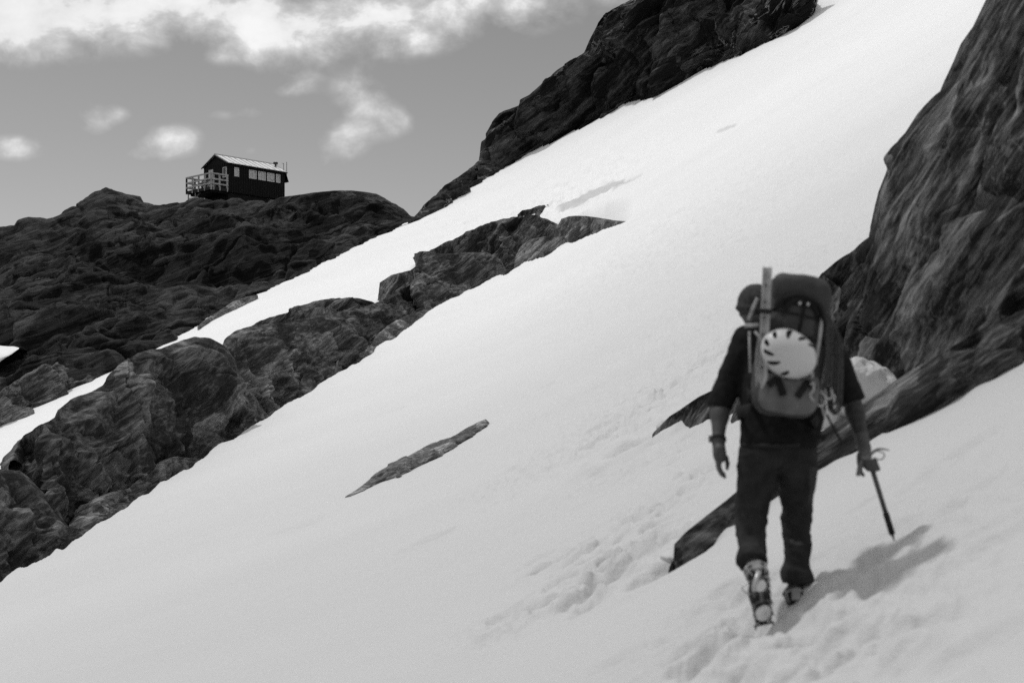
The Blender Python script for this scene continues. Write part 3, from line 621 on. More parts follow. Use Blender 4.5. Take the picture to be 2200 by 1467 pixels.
for sd_ in (1, -1):
    y0 = HW/2-sd_*0; ye = -ov if sd_ > 0 else HW+ov; ze = HE-ov*sl_
    for x0, x1, up, w in [(-.12, HL+.12, 0, 1)]:
        A = [(x0, HW/2, HR+.03), (x1, HW/2, HR+.03), (x1, ye, ze+.03), (x0, ye, ze+.03)]; Bq = [(x, y, z+th) for x, y, z in A]
        roof.add(A+Bq, [(0, 1, 2, 3), (4, 7, 6, 5), (0, 4, 5, 1), (1, 5, 6, 2), (2, 6, 7, 3), (3, 7, 4, 0)])
rf = roof.build('roof', M_HUTROOF, hut, local=True)
s2 = MB()
for sd_ in (1, -1):
    ye = -ov if sd_ > 0 else HW+ov
    for k in range(11):
        x = -.1+(HL+.2)*k/10; s2.tube([(x, HW/2-sd_*.02, HR+.085), (x, ye, HE-ov*sl_+.085)], .022, 6)
s2.tube([(-.12, HW/2, HR+.09), (HL+.12, HW/2, HR+.09)], .05, 8); s2.build('roof_seam', plain('seam_grey', .3, .5), rf, local=True)
for x in (-.13, HL+.13):
    s2 = MB(); s2.tube([(x, -ov, HE-ov*sl_-.02), (x, HW/2, HR-.02), (x, HW+ov, HE-ov*sl_-.02)], .06, 4); s2.build('bargeboard', M_HUT, hut, local=True)
def window(x, w, z, h, mull, gable=False, pane=M_PANE):
    f = MB(); t = .045
    def pt(a, d, c): return (a, d, c) if not gable else (d, a, c)
    def bx(a0, a1, z0, z1, d, dep, mb):
        c = pt((a0+a1)/2, d, (z0+z1)/2); hf = ((a1-a0)/2, dep, (z1-z0)/2) if not gable else (dep, (a1-a0)/2, (z1-z0)/2); mb.box(c, hf)
    bx(x, x+w, z, z+t, -.045, .03, f); bx(x, x+w, z+h-t, z+h, -.045, .03, f); bx(x, x+t, z+t, z+h-t, -.045, .03, f); bx(x+w-t, x+w, z+t, z+h-t, -.045, .03, f)
    if mull: bx(x+w/2-t/2, x+w/2+t/2, z+t, z+h-t, -.045, .027, f)
    o = f.build('window', M_TRIM, hut, local=True); p = MB(); bx(x+t, x+w-t, z+t, z+h-t, -.03, .006, p); p.build('pane', pane, o, local=True)
window(.60, .45, 1.08, .72, False); window(2.06, .74, 1.1, .70, True); window(2.97, .74, 1.1, .70, True); window(3.87, .74, 1.1, .70, True); window(4.79, .42, 1.1, .70, False)
window(.13, .48, .95, .83, False, True, M_DPANE)
d = MB(); d.box((-.05, 2.28, .9), (.03, .29, .9)); dr = d.build('door', M_DOOR, hut, local=True); d = MB(); d.box((-.1, 2.08, .9), (.02, .03, .06)); d.build('handle', M_METAL, dr, local=True)
c = MB(); c.tube([(5.5, .95, HR-.5), (5.5, .95, HR-.08)], .075, 12); c.tube([(5.5, .95, HR-.1), (5.5, .95, HR-.07), (5.5, .95, HR+.08), (5.5, .95, HR+.11)], [.12, .2, .2, .1], 12); ch = c.build('chimney', M_METAL, hut, local=True)
c = MB(); c.tube([(5.5, .95, HR+.105), (5.5, .95, HR+.17)], [.06, .02], 8); c.build('cowl_tip', M_HUTROOF, ch, local=True)
c = MB(); c.tube([(HL-.1, .02, HE-.05), (HL-.1, .02, HE+.7)], .022, 6); c.tube([(HL-.1, .02, HE+.68), (HL-.3, .02, HE+.68)], .015, 6); c.build('antenna', M_METAL, hut, local=True)
c = MB(); c.tube([(HL+.2, .0, HE-.3), (HL+.2, .0, HE+.85)], .022, 6); c.tube([(HL, .0, HE-.18), (HL+.2, .0, HE-.18)], .02, 6); c.build('mast', M_METAL, hut, local=True)
c = MB(); A = [(HL+.02, -.1, HE+.0), (HL+.02, HW, HE+.0), (HL+.34, HW, HE-.78), (HL+.34, -.1, HE-.78)]; c.add(A+[(x, y, z-.06) for x, y, z in A], [(0, 1, 2, 3), (4, 7, 6, 5), (0, 4, 5, 1), (1, 5, 6, 2), (2, 6, 7, 3), (3, 7, 4, 0)])
c.build('lean_to_canopy', M_HUT, hut, local=True)
DX = 1.6         # deck in front of the gable
c = MB()
for k in range(14): c.box((-DX*(k+.5)/14-.02, HW/2+.05, -.04), (DX/28-.008, HW/2+.1, .03))
c.box((-DX/2, .0, -.16), (DX/2, .04, .088)); c.box((-DX/2, HW+.1, -.16), (DX/2, .04, .088)); c.box((-DX+.02, HW/2+.05, -.16), (.04, HW/2, .088)); c.build('deck', M_DECK, hut, local=True)
c = MB()
c.box((-DX/2+.1, HW/2, -.33), (DX/2-.15, HW/2-.1, .1)); c.build('deck_beam', M_HUT, hut, local=True)
posts = [(-DX, y) for y in (-.0, .87, 1.74, 2.6, HW+.1)]+[(x, -.0) for x in (-DX+.22, -DX*.5, -.06)]+[(-DX*.5, HW+.1), (-.06, HW+.1)]
for (x, y) in posts:
    c = MB(); c.box((x, y, .42), (.055, .055, .68)); c.build('railing_post', M_RAIL if y < HW else M_DECK, hut, local=True)
def rail(a, b_, zs):
    for z in zs:
        c = MB(); a_ = np.array([*a, z]); bb = np.array([*b_, z]); dd = bb-a_; L = np.linalg.norm(dd); dd /= L; R = np.stack([dd, np.cross([0, 0, 1], dd), [0, 0, 1]], 1)
        c.box((a_+bb)/2, (L/2, .025, .06), R); c.build('railing_rail', M_RAIL, hut, local=True)
rail((-DX-.07, -.05), (-DX-.07, HW+.1), (1.05, .62, .24)); rail((-DX, -.075), (0, -.075), (1.05, .62, .24)); rail((-DX, HW+.02), (0, HW+.02), (1.05, .62, .24))
c = MB(); c.tube([(-DX+.1, HW, -.2), (-DX+.1, HW, -1.0)], .06, 4); c.tube([(-DX+.1, HW-.1, -1.0), (-DX+.3, HW-1.5, -.25)], .045, 4); c.tube([(-DX+.1, HW-1., -.2), (-DX+.1, HW-1., -.95)], .05, 4); c.tube([(-DX+.1, HW-.1, -.62), (-DX+.1, HW-1.4, -.66)], .045, 4)
c.build('deck_stilts', M_RAIL, hut, local=True)
# furniture on the deck: a picnic bench
bench = MB(); t0 = hm@Vector((-1.05, 1.2, 0)); RB = np.array(hm.to_3x3())
for (x, y, z, hx, hy, hz) in ((0, 0, .7, .3, .6, .02), (-.5, 0, .42, .12, .6, .02), (.5, 0, .42, .12, .6, .02)): bench.box(np.array(t0)+RB@np.array([x, y, z]), (hx, hy, hz), RB)
bo = empty('picnic_table', t0, 'pale picnic table behind the railing on the hut deck', 'table')
bench.build('tabletop_and_benches', M_RAIL, bo)
lg = MB()
for y in (-.45, .45):
    lg.box(np.array(t0)+RB@np.array([0, y, .39]), (.55, .03, .03), RB)
    for s_ in (-1, 1): lg.tube([np.array(t0)+RB@np.array([s_*.2, y, .68]), np.array(t0)+RB@np.array([s_*.42, y, 0])], .03, 4)
lg.build('trestle', M_RAIL, bo)
pk = MB(); q = hm@Vector((4.6, -.2, -.75)); pk.box(np.array(q), (.75, .06, .05), RB@np.array([[1, 0, 0], [0, 1, 0], [0, 0, 1]])); pk.box(np.array(q)+RB@np.array([.5, .02, .1]), (.3, .05, .04), RB)
tag(pk.build('timber_plank', M_RAIL, None, loc=q), 'pale planks lying on the rock under the right end of the hut', 'planks')
# ------------------------------------------------------------------ the hiker
M_SHIRT = plain('black_wool_shirt', .012, .9, .1, nscale=40, nvar=.3, bump=.3, bscale=300)
M_PANTS = plain('charcoal_climbing_trousers', .024, .85, .12, nscale=14, nvar=.35, bump=.3, bscale=220)
M_PANEL = plain('grey_trouser_panel', .038, .8, .15, nscale=20, nvar=.25)
M_SKIN = plain('skin', .06, .6, .25, nscale=25, nvar=.12)
M_SKIND = plain('darker_forearm_skin', .03, .6, .25, nscale=30, nvar=.5)
M_HAIR = plain('dark_wool_beanie', .05, .95, .05, nscale=60, nvar=.3, bump=.4, bscale=120)
M_BOOT = plain('black_boot_leather', .012, .6, .25, nscale=30, nvar=.5); M_SOLE = plain('rubber_sole', .02, .8)
M_GREYB = plain('grey_boot_fabric', .24, .7, nscale=30, nvar=.3)
M_STEEL = plain('worn_steel', .12, .4, .5, metal=.6, nscale=40, nvar=.4); M_STRAP = plain('black_webbing', .012, .8); M_STRAPL = plain('grey_webbing', .3, .7, nscale=50, nvar=.3)
M_PACK = plain('dark_grey_pack_fabric', .048, .75, .2, nscale=7, nvar=.35, bump=.3, bscale=160); M_PACKL = plain('mid_grey_pack_fabric', .11, .75, .2, nscale=9, nvar=.3, bump=.3, bscale=160); M_PACKD = plain('black_pack_fabric', .012, .8, .15, nscale=9, nvar=.4)
M_HELM = plain('white_helmet_shell', .5, .35, .45, nscale=6, nvar=.05); M_FOAM = plain('black_helmet_foam', .015, .9)
M_ALU = plain('bright_aluminium', .40, .35, .5, metal=.3, nscale=20, nvar=.15); M_ROPE = plain('dark_rope', .05, .9, nscale=90, nvar=.5, bump=.5, bscale=150); M_ROPEL = plain('grey_rope', .1, .9, nscale=90, nvar=.5)
M_ICES = plain('dark_axe_shaft', .06, .45, .4, nscale=20, nvar=.3); M_RUB = plain('black_rubber_grip', .01, .7)
D = 7.12
hiker = empty('person', (*FOOTR[:2], FOOTR[2]), 'hiker seen from behind in dark shirt and trousers walking up the snow with a pack', 'person')
pel = P(1672, 985, 7.12)
LS, LE, LW = P(1606, 728, 7.32), P(1548, 866, 7.26), P(1543, 945, 7.16)
RSh, RE, RW = P(1780, 742, 7.32), P(1828, 852, 7.28), P(1857, 962, 7.14)
NK, HEAD = P(1668, 704, 7.42), P(1622, 664, 7.5)
LH, LK, LA = P(1630, 990, 7.15), P(1612, 1118, 7.18), P(1622, 1222, 6.93)
RH, RK, RA = P(1712, 990, 7.15), P(1712, 1112, 7.3), P(1710, 1268, 7.2)
LHEEL, LTOE = P(1632, 1246, 6.88), P(1638, 1326, 7.02)
RHEEL, RTOE = P(1708, 1296, 7.13), P(1697, 1300, 7.36)
CH = P(1692, 765, 7.3)
def smesh(s, name, mat, parent, seed=None): V, Q = s.mesh(); return mesh_obj(name, V, Q, mat, parent)
lo = np.array([LE[0]-.16, 6.75, -1.05]); hi = np.array([RW[0]+.16, 7.75, HEAD[2]+.2])
B = SDF(lo, hi, .0072)
B.cap(P(1640, 962, 7.15), P(1704, 962, 7.15), .075, .075, .03); B.cap(P(1672, 965, 7.15), CH, .085, .11, .05); B.cap(P(1630, 750, 7.32), P(1755, 760, 7.32), .09, .09, .06); B.cap(CH, NK, .1, .06, .05); B.cap(NK, HEAD, .055, .06, .03)
B.ell(HEAD+np.array([0, 0, .01]), (.078, .1, .112), k=.02)
B.ell(HEAD+np.array([-.03, .095, -.02]), (.016, .022, .02), k=.012)                       # nose
B.ell(HEAD+np.array([-.07, .02, -.01]), (.012, .02, .032), k=.006); B.ell(HEAD+np.array([.078, .01, -.01]), (.012, .02, .032), k=.006)   # ears
B.ell(HEAD+np.array([0, .06, -.085]), (.04, .04, .03), k=.03)                            # chin
for sx in (-.05, .02): B.ell(HEAD+np.array([sx, .095, .012]), (.014, .012, .01), k=0, sub=True)   # eye sockets
B.ell(HEAD+np.array([-.015, .105, -.055]), (.022, .012, .005), k=0, sub=True)             # mouth
for a, e, w_ in ((LS, LE, LW), (RSh, RE, RW)):
    B.cap(a, e, .058, .045, .03); B.cap(e, e+.35*(w_-e), .046, .047, .02); B.cap(e+.3*(w_-e), w_, .046, .029, .02)
for h_, k_, a_ in ((LH, LK, LA), (RH, RK, RA)):
    B.cap(h_, k_, .08, .058, .04); B.cap(k_, k_+.35*(a_-k_), .058, .06, .02); B.cap(k_+.3*(a_-k_), a_, .06, .04, .02)
# left hand hanging open, thumb towards the body
def finger(s, pts, r0, r1):
    for i in range(len(pts)-1):
        f0, f1 = i/(len(pts)-1), (i+1)/(len(pts)-1); s.cap(pts[i], pts[i+1], r0+(r1-r0)*f0, r0+(r1-r0)*f1, .004)
PL = P(1546, 975, 7.13)
B.cap(LW, PL, .03, .034, .02); B.rbox(PL, (.024, .04, .046), .02, k=.015)
for i, (dy, L) in enumerate(((.034, .92), (.012, 1.), (-.011, .95), (-.032, .78))):
    b0 = PL+np.array([-.006, dy, -.042]); finger(B, [b0, b0+np.array([.004, .004, -.036])*L, b0+np.array([.018, .006, -.062])*L, b0+np.array([.036, .006, -.076])*L], .0105, .008)
t0_ = PL+np.array([.014, .035, .01]); finger(B, [t0_, t0_+np.array([.026, .012, -.03]), t0_+np.array([.034, .012, -.062]), t0_+np.array([.03, .01, -.085])], .014, .0095)
# right hand closed round the head of the axe
AX0, AX1 = P(1866, 982, 7.06), P(1921, 1160, 7.06)
axd = (AX1-AX0)/np.linalg.norm(AX1-AX0)
PR = P(1858, 986, 7.085)
B.cap(RW, PR, .03, .033, .02); B.rbox(PR+np.array([-.004, .01, -.004]), (.032, .026, .04), .02, k=.015)
for i in range(4):
    c0 = AX0+axd*(.0+.021*i)-np.array([.03, -.006, .006-.004*i]); r = .0185
    pts = [c0+np.array([.03, .0, 0])+np.array([-.03*math.cos(q)*1.05, -r*1.2*math.sin(q)-.012, -.01*math.sin(q)]) for q in (0., .8, 1.7, 2.6, 3.2)]
    finger(B, pts, .0105, .008)
t1 = PR+np.array([-.015, -.016, -.01]); finger(B, [t1, t1+np.array([-.016, -.012, -.03]), t1+np.array([-.012, -.012, -.055]), t1+np.array([.002, -.012, -.07])], .013, .009)
body = smesh(B, 'body', [M_SKIN, M_SKIND], hiker)
# darker right forearm
me = body.data; off = np.array(OFF['person'])
co_ = np.zeros(len(me.polygons)*3); me.polygons.foreach_get('center', co_); co_ = co_.reshape(-1, 3)+off
dR = RW-RE; tt = ((co_-RE)@dR)/(dR@dR); near_ = np.linalg.norm(co_-(RE+np.clip(tt, 0, 1)[:, None]*dR), axis=1) < .07
me.polygons.foreach_set('material_index', ((tt > .0) & (tt < .75) & near_).astype(np.int32))
# shirt
T = SDF((LE[0]-.16, 6.9, pel[2]-.06), (RW[0]+.1, 7.75, NK[2]+.1), .009)
T.cap(P(1674, 948, 7.13), CH, .115, .115, .04); T.cap(P(1636, 948, 7.13), P(1642, 760, 7.3), .108, .112, .05); T.cap(P(1712, 948, 7.13), P(1742, 770, 7.3), .108, .115, .05); T.cap(P(1640, 742, 7.33), P(1752, 750, 7.33), .1, .1, .05); T.cap(CH, NK, .1, .075, .04)
for a, e in ((LS, LE), (RSh, RE)):
    dd = (e-a); T.cap(a, e, .079, .06, .05); T.cap(e-dd*.12, e+dd*.2, .062, .06, .02)
T.noise(.012, 9, 3, 4, (1, 1, .7)); T.noise(.004, 30, 2, 5)
for a, e in ((LS, LE), (RSh, RE)):
    dd = (e-a)/np.linalg.norm(e-a); T.cutlocal(e+dd*.035, dd, .12)
T.cut(P(1674, 963, 7.13), (0.03, 0, -1))
smesh(T, 'shirt', M_SHIRT, hiker)
# trousers
G_ = SDF((LK[0]-.2, 6.7, LA[2]-.1), (RK[0]+.2, 7.55, pel[2]+.1), .009)
G_.cap(P(1638, 968, 7.14), P(1708, 968, 7.14), .105, .105, .04)
G_.cap(LH, LK, .108, .078, .03); G_.cap(LK, P(1617, 1205, 6.97), .078, .064, .02); G_.cap(RH, RK, .1, .077, .03); G_.cap(RK, P(1712, 1242, 7.22), .074, .066, .02)
G_.cap(P(1612, 1200, 6.98), P(1619, 1210, 6.95), .072, .07, .015); G_.cap(P(1708, 1238, 7.22), P(1722, 1246, 7.2), .07, .066, .02)
G_.noise(.016, 7, 3, 6, (1, 1, 1.6)); G_.noise(.006, 22, 2, 7, (1, 1, 2.0))
dL = (LA-LK)/np.linalg.norm(LA-LK); G_.cutlocal(P(1618, 1212, 6.96), dL, .13); G_.cutlocal(P(1712, 1254, 7.21), (0.1, 0, -1), .13)
G_.cut(P(1672, 950, 7.14), (0, 0, 1))
tr = smesh(G_, 'trousers', [M_PANTS, M_PANEL], hiker)
me = tr.data; co_ = np.zeros(len(me.polygons)*3); me.polygons.foreach_get('center', co_); co_ = co_.reshape(-1, 3)+off
tt = np.clip((co_[:, 2]-RK[2])/(RH[2]-RK[2]), -.1, 1.2); ax_ = RK[0]+(RH[0]-RK[0])*tt
me.polygons.foreach_set('material_index', ((co_[:, 0] > ax_+.045) & (tt > .05) & (tt < .9) & (co_[:, 1] < 7.2)).astype(np.int32))
bt = MB()
for k in range(2):
    c_ = P(1633+76*k, 952, 7.03); 
bt.tube([P(1595, 955, 7.1), P(1630, 957, 7.025), P(1672, 958, 7.0), P(1715, 956, 7.02), P(1752, 952, 7.1)], .012, 6, flat=.5); bt.build('belt', M_STRAP, hiker, smooth=True)
# beanie with a folded brim
s = SDF(HEAD-.2, HEAD+.2, .008); s.ell(HEAD+np.array([0, -.004, .03]), (.092, .112, .102), k=0); s.cut(HEAD+np.array([0, 0, -.02]), (.25, .35, -1))
s.ell(HEAD+np.array([-.004, -.004, -.012]), (.1, .118, .034), R=[[.97, 0, .24], [.0, 1, 0], [-.24, 0, .97]], k=.006); s.noise(.004, 20, 2, 3)
smesh(s, 'beanie', M_HAIR, hiker)
# watch
w_ = MB(); dd = (LW-LE)/np.linalg.norm(LW-LE); e1 = np.cross(dd, [0, 1, 0]); e1 /= np.linalg.norm(e1); e2 = np.cross(dd, e1); wc = LE+.97*(LW-LE)
w_.tube([wc+.036*(e1*math.cos(q)+e2*math.sin(q)) for q in np.linspace(0, 2*math.pi, 20)[:-1]], .012, 6, closed=True, flat=.5); wt_ = w_.build('watch', M_STRAP, hiker, smooth=True)
w_ = MB(); w_.box(wc-e1*.0+np.array([-.04, 0, 0]), (.008, .018, .018), bev=.004); w_.build('watch_case', M_STEEL, wt_)
# boots
def boot(name, ank, heel, toe, up):
    s = SDF(np.minimum(np.minimum(ank, heel), toe)-.14, np.maximum(np.maximum(ank, heel), toe)+.14, .006); up = np.asarray(up, float); up /= np.linalg.norm(up)
    dv = toe-heel; h_ = heel+up*.045; t_ = toe+up*.036
    s.cap(ank, h_, .047, .044, .02); s.cap(h_, h_+.55*dv, .044, .045, .02); s.cap(h_+.5*dv, t_, .047, .036, .02); s.noise(.004, 25, 2, 9)
    o = smesh(s, 'boot', M_BOOT, hiker)
    q = SDF(np.minimum(heel, toe)-.12, np.maximum(heel, toe)+.12, .006); q.cap(heel, heel+.6*dv, .042, .046, .01); q.cap(heel+.5*dv, toe, .047, .036, .01); q.cut(heel+up*.016, up); q.cut(heel-up*.012, -up)
    smesh(q, 'sole', M_SOLE, o)
    c = MB(); n_ = np.cross(dv/np.linalg.norm(dv), up)
    for f in (.1, .5): c.tube([ank+(heel-ank)*f+.052*(n_*math.cos(a)+np.cross(up, n_)*math.sin(a)) for a in np.linspace(0, 6.28, 18)[:-1]], .008, 6, closed=True)
    c.build('ankle_strap', M_GREYB, o, smooth=True); return n_
upL = np.array([-.02, -.95, .2]); upL -= (LTOE-LHEEL)*(upL@(LTOE-LHEEL))/((LTOE-LHEEL)@(LTOE-LHEEL)); upL = -upL/np.linalg.norm(upL)   # sole of the trailing foot faces the camera
boot('boot', LA, LHEEL, LTOE, upL); upR = np.array([0, 0, 1.]); boot('boot', RA, RHEEL, RTOE, upR)
def crampon(heel, toe, up, label, snowy):
    up = np.asarray(up)/np.linalg.norm(up); f = (toe-heel); L = np.linalg.norm(f); f /= L; up = up-f*(up@f); up /= np.linalg.norm(up); sd2 = np.cross(f, up)
    c = heel-up*.016; R = np.stack([f, sd2, up], 1); W_ = lambda a, b_, d: c+R@np.array([a, b_, d])
    e = empty('crampon', c, label, 'crampon')
    for nm, a0, a1, wd in (('heel_plate', -.03, .06, .036), ('toe_plate', L*.5, L+.03, .042)):
        m = MB()
        for sg in (-1, 1): m.tube([W_(a0, sg*wd*.8, 0), W_((a0+a1)/2, sg*wd*1.05, 0), W_(a1, sg*wd*.75, 0)], .006, 6)
        for a in (a0, a1): m.tube([W_(a, -wd*.8, 0), W_(a, wd*.8, 0)], .006, 6)
        o = m.build(nm, M_STEEL, e)
        for a in (a0+.005, (a0+a1)/2, a1-.005):
            for sg in (-1, 1):
                p_ = MB(); p_.tube([W_(a, sg*wd, -.002), W_(a+.006, sg*(wd+.006), -.032)], [.009, .001], 5); p_.build('point', M_STEEL, o)
    m = MB(); m.tube([W_(.05, 0, .0), W_(L*.52, 0, .0)], .011, 6, flat=.4); m.build('link_bar', M_STEEL, e)
    m = MB(); m.rb = None
    m.tube([W_(-.035, -.03, .02), W_(-.05, -.05, .07), W_(-.045, .0, .09), W_(-.05, .05, .07), W_(-.035, .03, .02)], .004, 6); m.build('heel_wire', M_ALU, e, smooth=True)
    m = MB(); m.box(W_(-.055, .0, .06), (.012, .022, .03), R, bev=.004); m.build('heel_lever', M_GREYB, e)
    for a, rr in ((.015, (.042, .03, .013)), (L*.8, (.052, .042, .018))):
        q = SDF(W_(a, 0, 0)-.1, W_(a, 0, 0)+.1, .007); q.ell(W_(a, .0, -.006), rr, R=R, k=0)
        q.noise(.006, 18, 3, 3); V, Q = q.mesh(); mesh_obj('balling_plate', V, Q, M_SNOWY if snowy else M_GREYB, e)
    return W_
M_SNOWY = plain('snow_caked_plate', .65, .8, nscale=20, nvar=.1)
WL = crampon(LHEEL, LTOE, upL, 'snow caked crampon under the lifted trailing boot of the hiker', True)
crampon(RHEEL, RTOE, upR, 'dark crampon under the planted leading boot of the hiker', False)
# loose strap loop and gaiter buckle on the trailing boot
m = MB(); m.tube(spline([P(1610, 1248, 6.86), P(1594, 1262, 6.85), P(1602, 1272, 6.85), P(1612, 1276, 6.86)], 14), .0035, 6); m.tube([P(1632, 1226, 6.83), P(1620, 1258, 6.81), P(1621, 1270, 6.81)], .013, 6, flat=.4)
tag(m.build('crampon_strap', M_ALU, None, True, loc=P(1612, 1276, 6.86)), 'loose pale crampon strap looping off the trailing boot', 'strap')

# ------------------------------------------------------------------ backpack
pkb, pkt = P(1684, 893, 6.93), P(1716, 588, 6.97)
ez = (pkt-pkb); PLN = np.linalg.norm(ez); ez /= PLN; ey = np.array([0, 1., 0]); ey -= ez*(ey@ez); ey /= np.linalg.norm(ey); ex = np.cross(ey, ez); RP = np.stack([ex, ey, ez], 1)
def K(x, z, y=0): return pkb+RP@np.array([x, y, z])
pack = empty('backpack', K(0, 0), 'large dark grey climbing backpack worn by the hiker', 'backpack')
s = SDF(K(0, .36)-.5, K(0, .36)+.5, .009)
s.rbox(K(.0, .14, .02), (.162, .115, .14), .09, RP, .04); s.rbox(K(.005, .34, .03), (.155, .115, .16), .08, RP, .05); s.rbox(K(.02, .5, .03), (.145, .11, .1), .07, RP, .04)
s.noise(.014, 8, 3, 12); s.noise(.004, 28, 2, 13); smesh(s, 'main_sack', M_PACK, pack)
s = SDF(K(.02, .6)-.3, K(.02, .6)+.3, .008)
s.rbox(K(.0, .615, .02), (.135, .125, .075), .06, RP, .03); s.rbox(K(.06, .585, .02), (.1, .12, .07), .05, RP, .04); s.rbox(K(-.09, .56, -.04), (.03, .05, .05), .028, RP, .03); s.rbox(K(.125, .53, -.02), (.025, .08, .07), .022, RP, .03)
s.noise(.01, 9, 3, 14); lid = smesh(s, 'lid', M_PACKL if False else M_PACK, pack)
m = MB(); m.tube(spline([K(-.12, .49, -.09), K(-.085, .545, -.118), K(-.02, .575, -.125), K(.05, .56, -.125), K(.1, .525, -.115), K(.125, .46, -.1)], 24), .011, 6); m.build('lid_hem', M_PACKD, lid, smooth=True)
s = SDF(K(.0, .45)-.25, K(.0, .45)+.25, .008); s.rbox(K(.01, .46, -.075), (.08, .035, .085), .03, RP); s.noise(.006, 14, 3, 15); smesh(s, 'front_pocket', M_PACKD if False else M_PACK, pack)
m = MB(); m.tube([K(.02, .56, -.13), K(.018, .48, -.122), K(.008, .40, -.118)], .008, 6, flat=.4); m.tube(spline([K(-.07, .5, -.115), K(-.05, .535, -.122), K(.0, .555, -.126), K(.06, .535, -.122), K(.09, .49, -.115)], 20), .014, 6, flat=.5); m.build('lid_strap', M_PACKD, pack, smooth=True)
for xx in (-.005, .035):
    m = MB(); m.box(K(xx, .535, -.132), (.007, .006, .008), RP, bev=.002); m.build('buckle', M_ALU, pack)
# lower crescent pocket, paler
s = SDF(K(0, .1)-.28, K(0, .1)+.28, .008); s.rbox(K(.0, .115, -.07), (.15, .05, .115), .075, RP); s.cut(K(0, .2, -.07), RP@np.array([0, 0, 1.])); s.noise(.006, 12, 3, 16); smesh(s, 'lower_pocket', M_PACKL, pack)
for a, b_, r in (((-.115, .125), (-.075, .165), .016), ((-.075, .165), (-.035, .085), .017), ((-.04, .175), (.02, .18), .012), ((.03, .085), (.07, .16), .016), ((.06, .165), (.115, .135), .014)):
    m = MB(); m.tube([K(*a, -.128), K((a[0]+b_[0])/2, (a[1]+b_[1])/2, -.134), K(*b_, -.128)], r, 8, flat=.35); m.build('pocket_strap', M_PACKD, pack, smooth=True)
m = MB(); m.tube(spline([K(.085, .15, -.135), K(.1, .16, -.138), K(.102, .125, -.138), K(.088, .10, -.138), K(.11, .075, -.135)], 16), .007, 6); m.build('tool_loop', M_STRAPL, pack, smooth=True)
for sg, z0, z1 in ((-1, .12, .52), (1, .12, .56)):
    m = MB(); m.tube(spline([K(sg*.155, z0, -.06), K(sg*.168, (z0+z1)/2, -.04), K(sg*.14, z1, -.07)], 12), .008, 6, flat=.4); m.build('compression_strap', M_STRAPL, pack, smooth=True)
m = MB(); m.tube([K(.115, .5, -.105), K(.112, .38, -.108), K(.105, .25, -.11)], .009, 6, flat=.4); m.build('side_strap', M_STRAPL, pack, smooth=True)
for z in (.20, .395, .5):
    m = MB(); m.tube(spline([K(-.165, z, .0), K(-.13, z-.005, -.09), K(0, z-.02, -.122), K(.12, z-.03, -.09), K(.165, z-.03, 0)], 20), .006, 6, flat=.4); m.build('cross_strap', M_PACKD, pack, smooth=True)
for sg in (-1, 1):
    m = MB(); a = LS if sg < 0 else RSh; m.tube(spline([K(sg*.09, .46, .1), a+np.array([-sg*.03, .0, .09]), a+np.array([-sg*.04, .1, .0]), K(sg*.15, .15, .28), K(sg*.15, .08, .1)], 20), .028, 8, flat=.3); m.build('shoulder_strap', M_PACKD, pack, smooth=True)
m = MB(); m.tube(spline([K(-.15, .02, .05), K(-.19, .0, .2), K(0, -.02, .36), K(.19, -.02, .2), K(.15, .02, .05)], 24), .03, 8, flat=.3); m.build('hip_belt', M_PACKD, pack, smooth=True)
m = MB(); m.box(P(1765, 938, 7.02), (.022, .012, .012), bev=.004); m.tube([P(1742, 925, 7.0), P(1765, 938, 7.02), P(1771, 945, 7.02)], .008, 6); m.build('belt_buckle', M_PACKD, pack)

# helmet strapped on the pack, crown towards the camera
hc = P(1694, 760, 6.82); a = math.radians(-32); RHm = np.array([[math.cos(a), 0, -math.sin(a)], [0, 1, 0], [math.sin(a), 0, math.cos(a)]]).T
RHm = np.stack([np.array([math.cos(a), 0, math.sin(a)]), np.array([-math.sin(a), 0, math.cos(a)]), np.array([0, -1., 0])], 1)
nu, nv = 160, 70; V = []; vents = [(85, .58, 11, .17), (122, .56, 13, .2), (158, .64, 13, .14), (189, .68, 13, .12), (217, .60, 12, .17), (247, .58, 12, .19), (284, .66, 11, .15), (58, .68, 9, .14)]
def dome(r, th, ph): return hc+RHm@np.array([r*.142*math.sin(th)*math.cos(ph), r*.114*math.sin(th)*math.sin(ph), r*.105*math.cos(th)-.01])
for j in range(nv+1):
    th = (j/nv)*math.radians(98)
    for i in range(nu): V.append(dome(1+.008*math.cos(6*math.pi*2*i/nu)*math.sin(th)**4, th, 2*math.pi*i/nu))
Fc = []
for j in range(nv):
    for i in range(nu):
        th = (j+.5)/nv*98/90.; ph = 360*(i+.5)/nu
        if any(abs(((ph-v0+180) % 360)-180+(th-t0_)*40)/w0 < math.sqrt(max(0, 1-((th-t0_)/h0)**2)) and abs(th-t0_) < h0 for v0, t0_, w0, h0 in [(v0, t0_, w0*.55, h0) for v0, t0_, w0, h0 in vents]): continue
        Fc.append((j*nu+i, (j+1)*nu+i, (j+1)*nu+(i+1) % nu, j*nu+(i+1) % nu))
hel = empty('helmet', hc+np.array([0, .1, -.1]), 'white vented climbing helmet strapped to the back of the backpack', 'helmet')
mesh_obj('shell', V, Fc, M_HELM, hel)
V2 = []; 
for j in range(25):
    for i in range(48): V2.append(dome(.93, j/24*math.radians(95), 2*math.pi*i/48))
mesh_obj('liner', V2, [(j*48+i, (j+1)*48+i, (j+1)*48+(i+1) % 48, j*48+(i+1) % 48) for j in range(24) for i in range(48)], M_FOAM, hel)
m = MB(); m.tube([dome(1.0, math.radians(98), q) for q in np.linspace(0, 2*math.pi, 49)[:-1]], .004, 6, closed=True); m.build('rim', M_FOAM, hel, smooth=True)
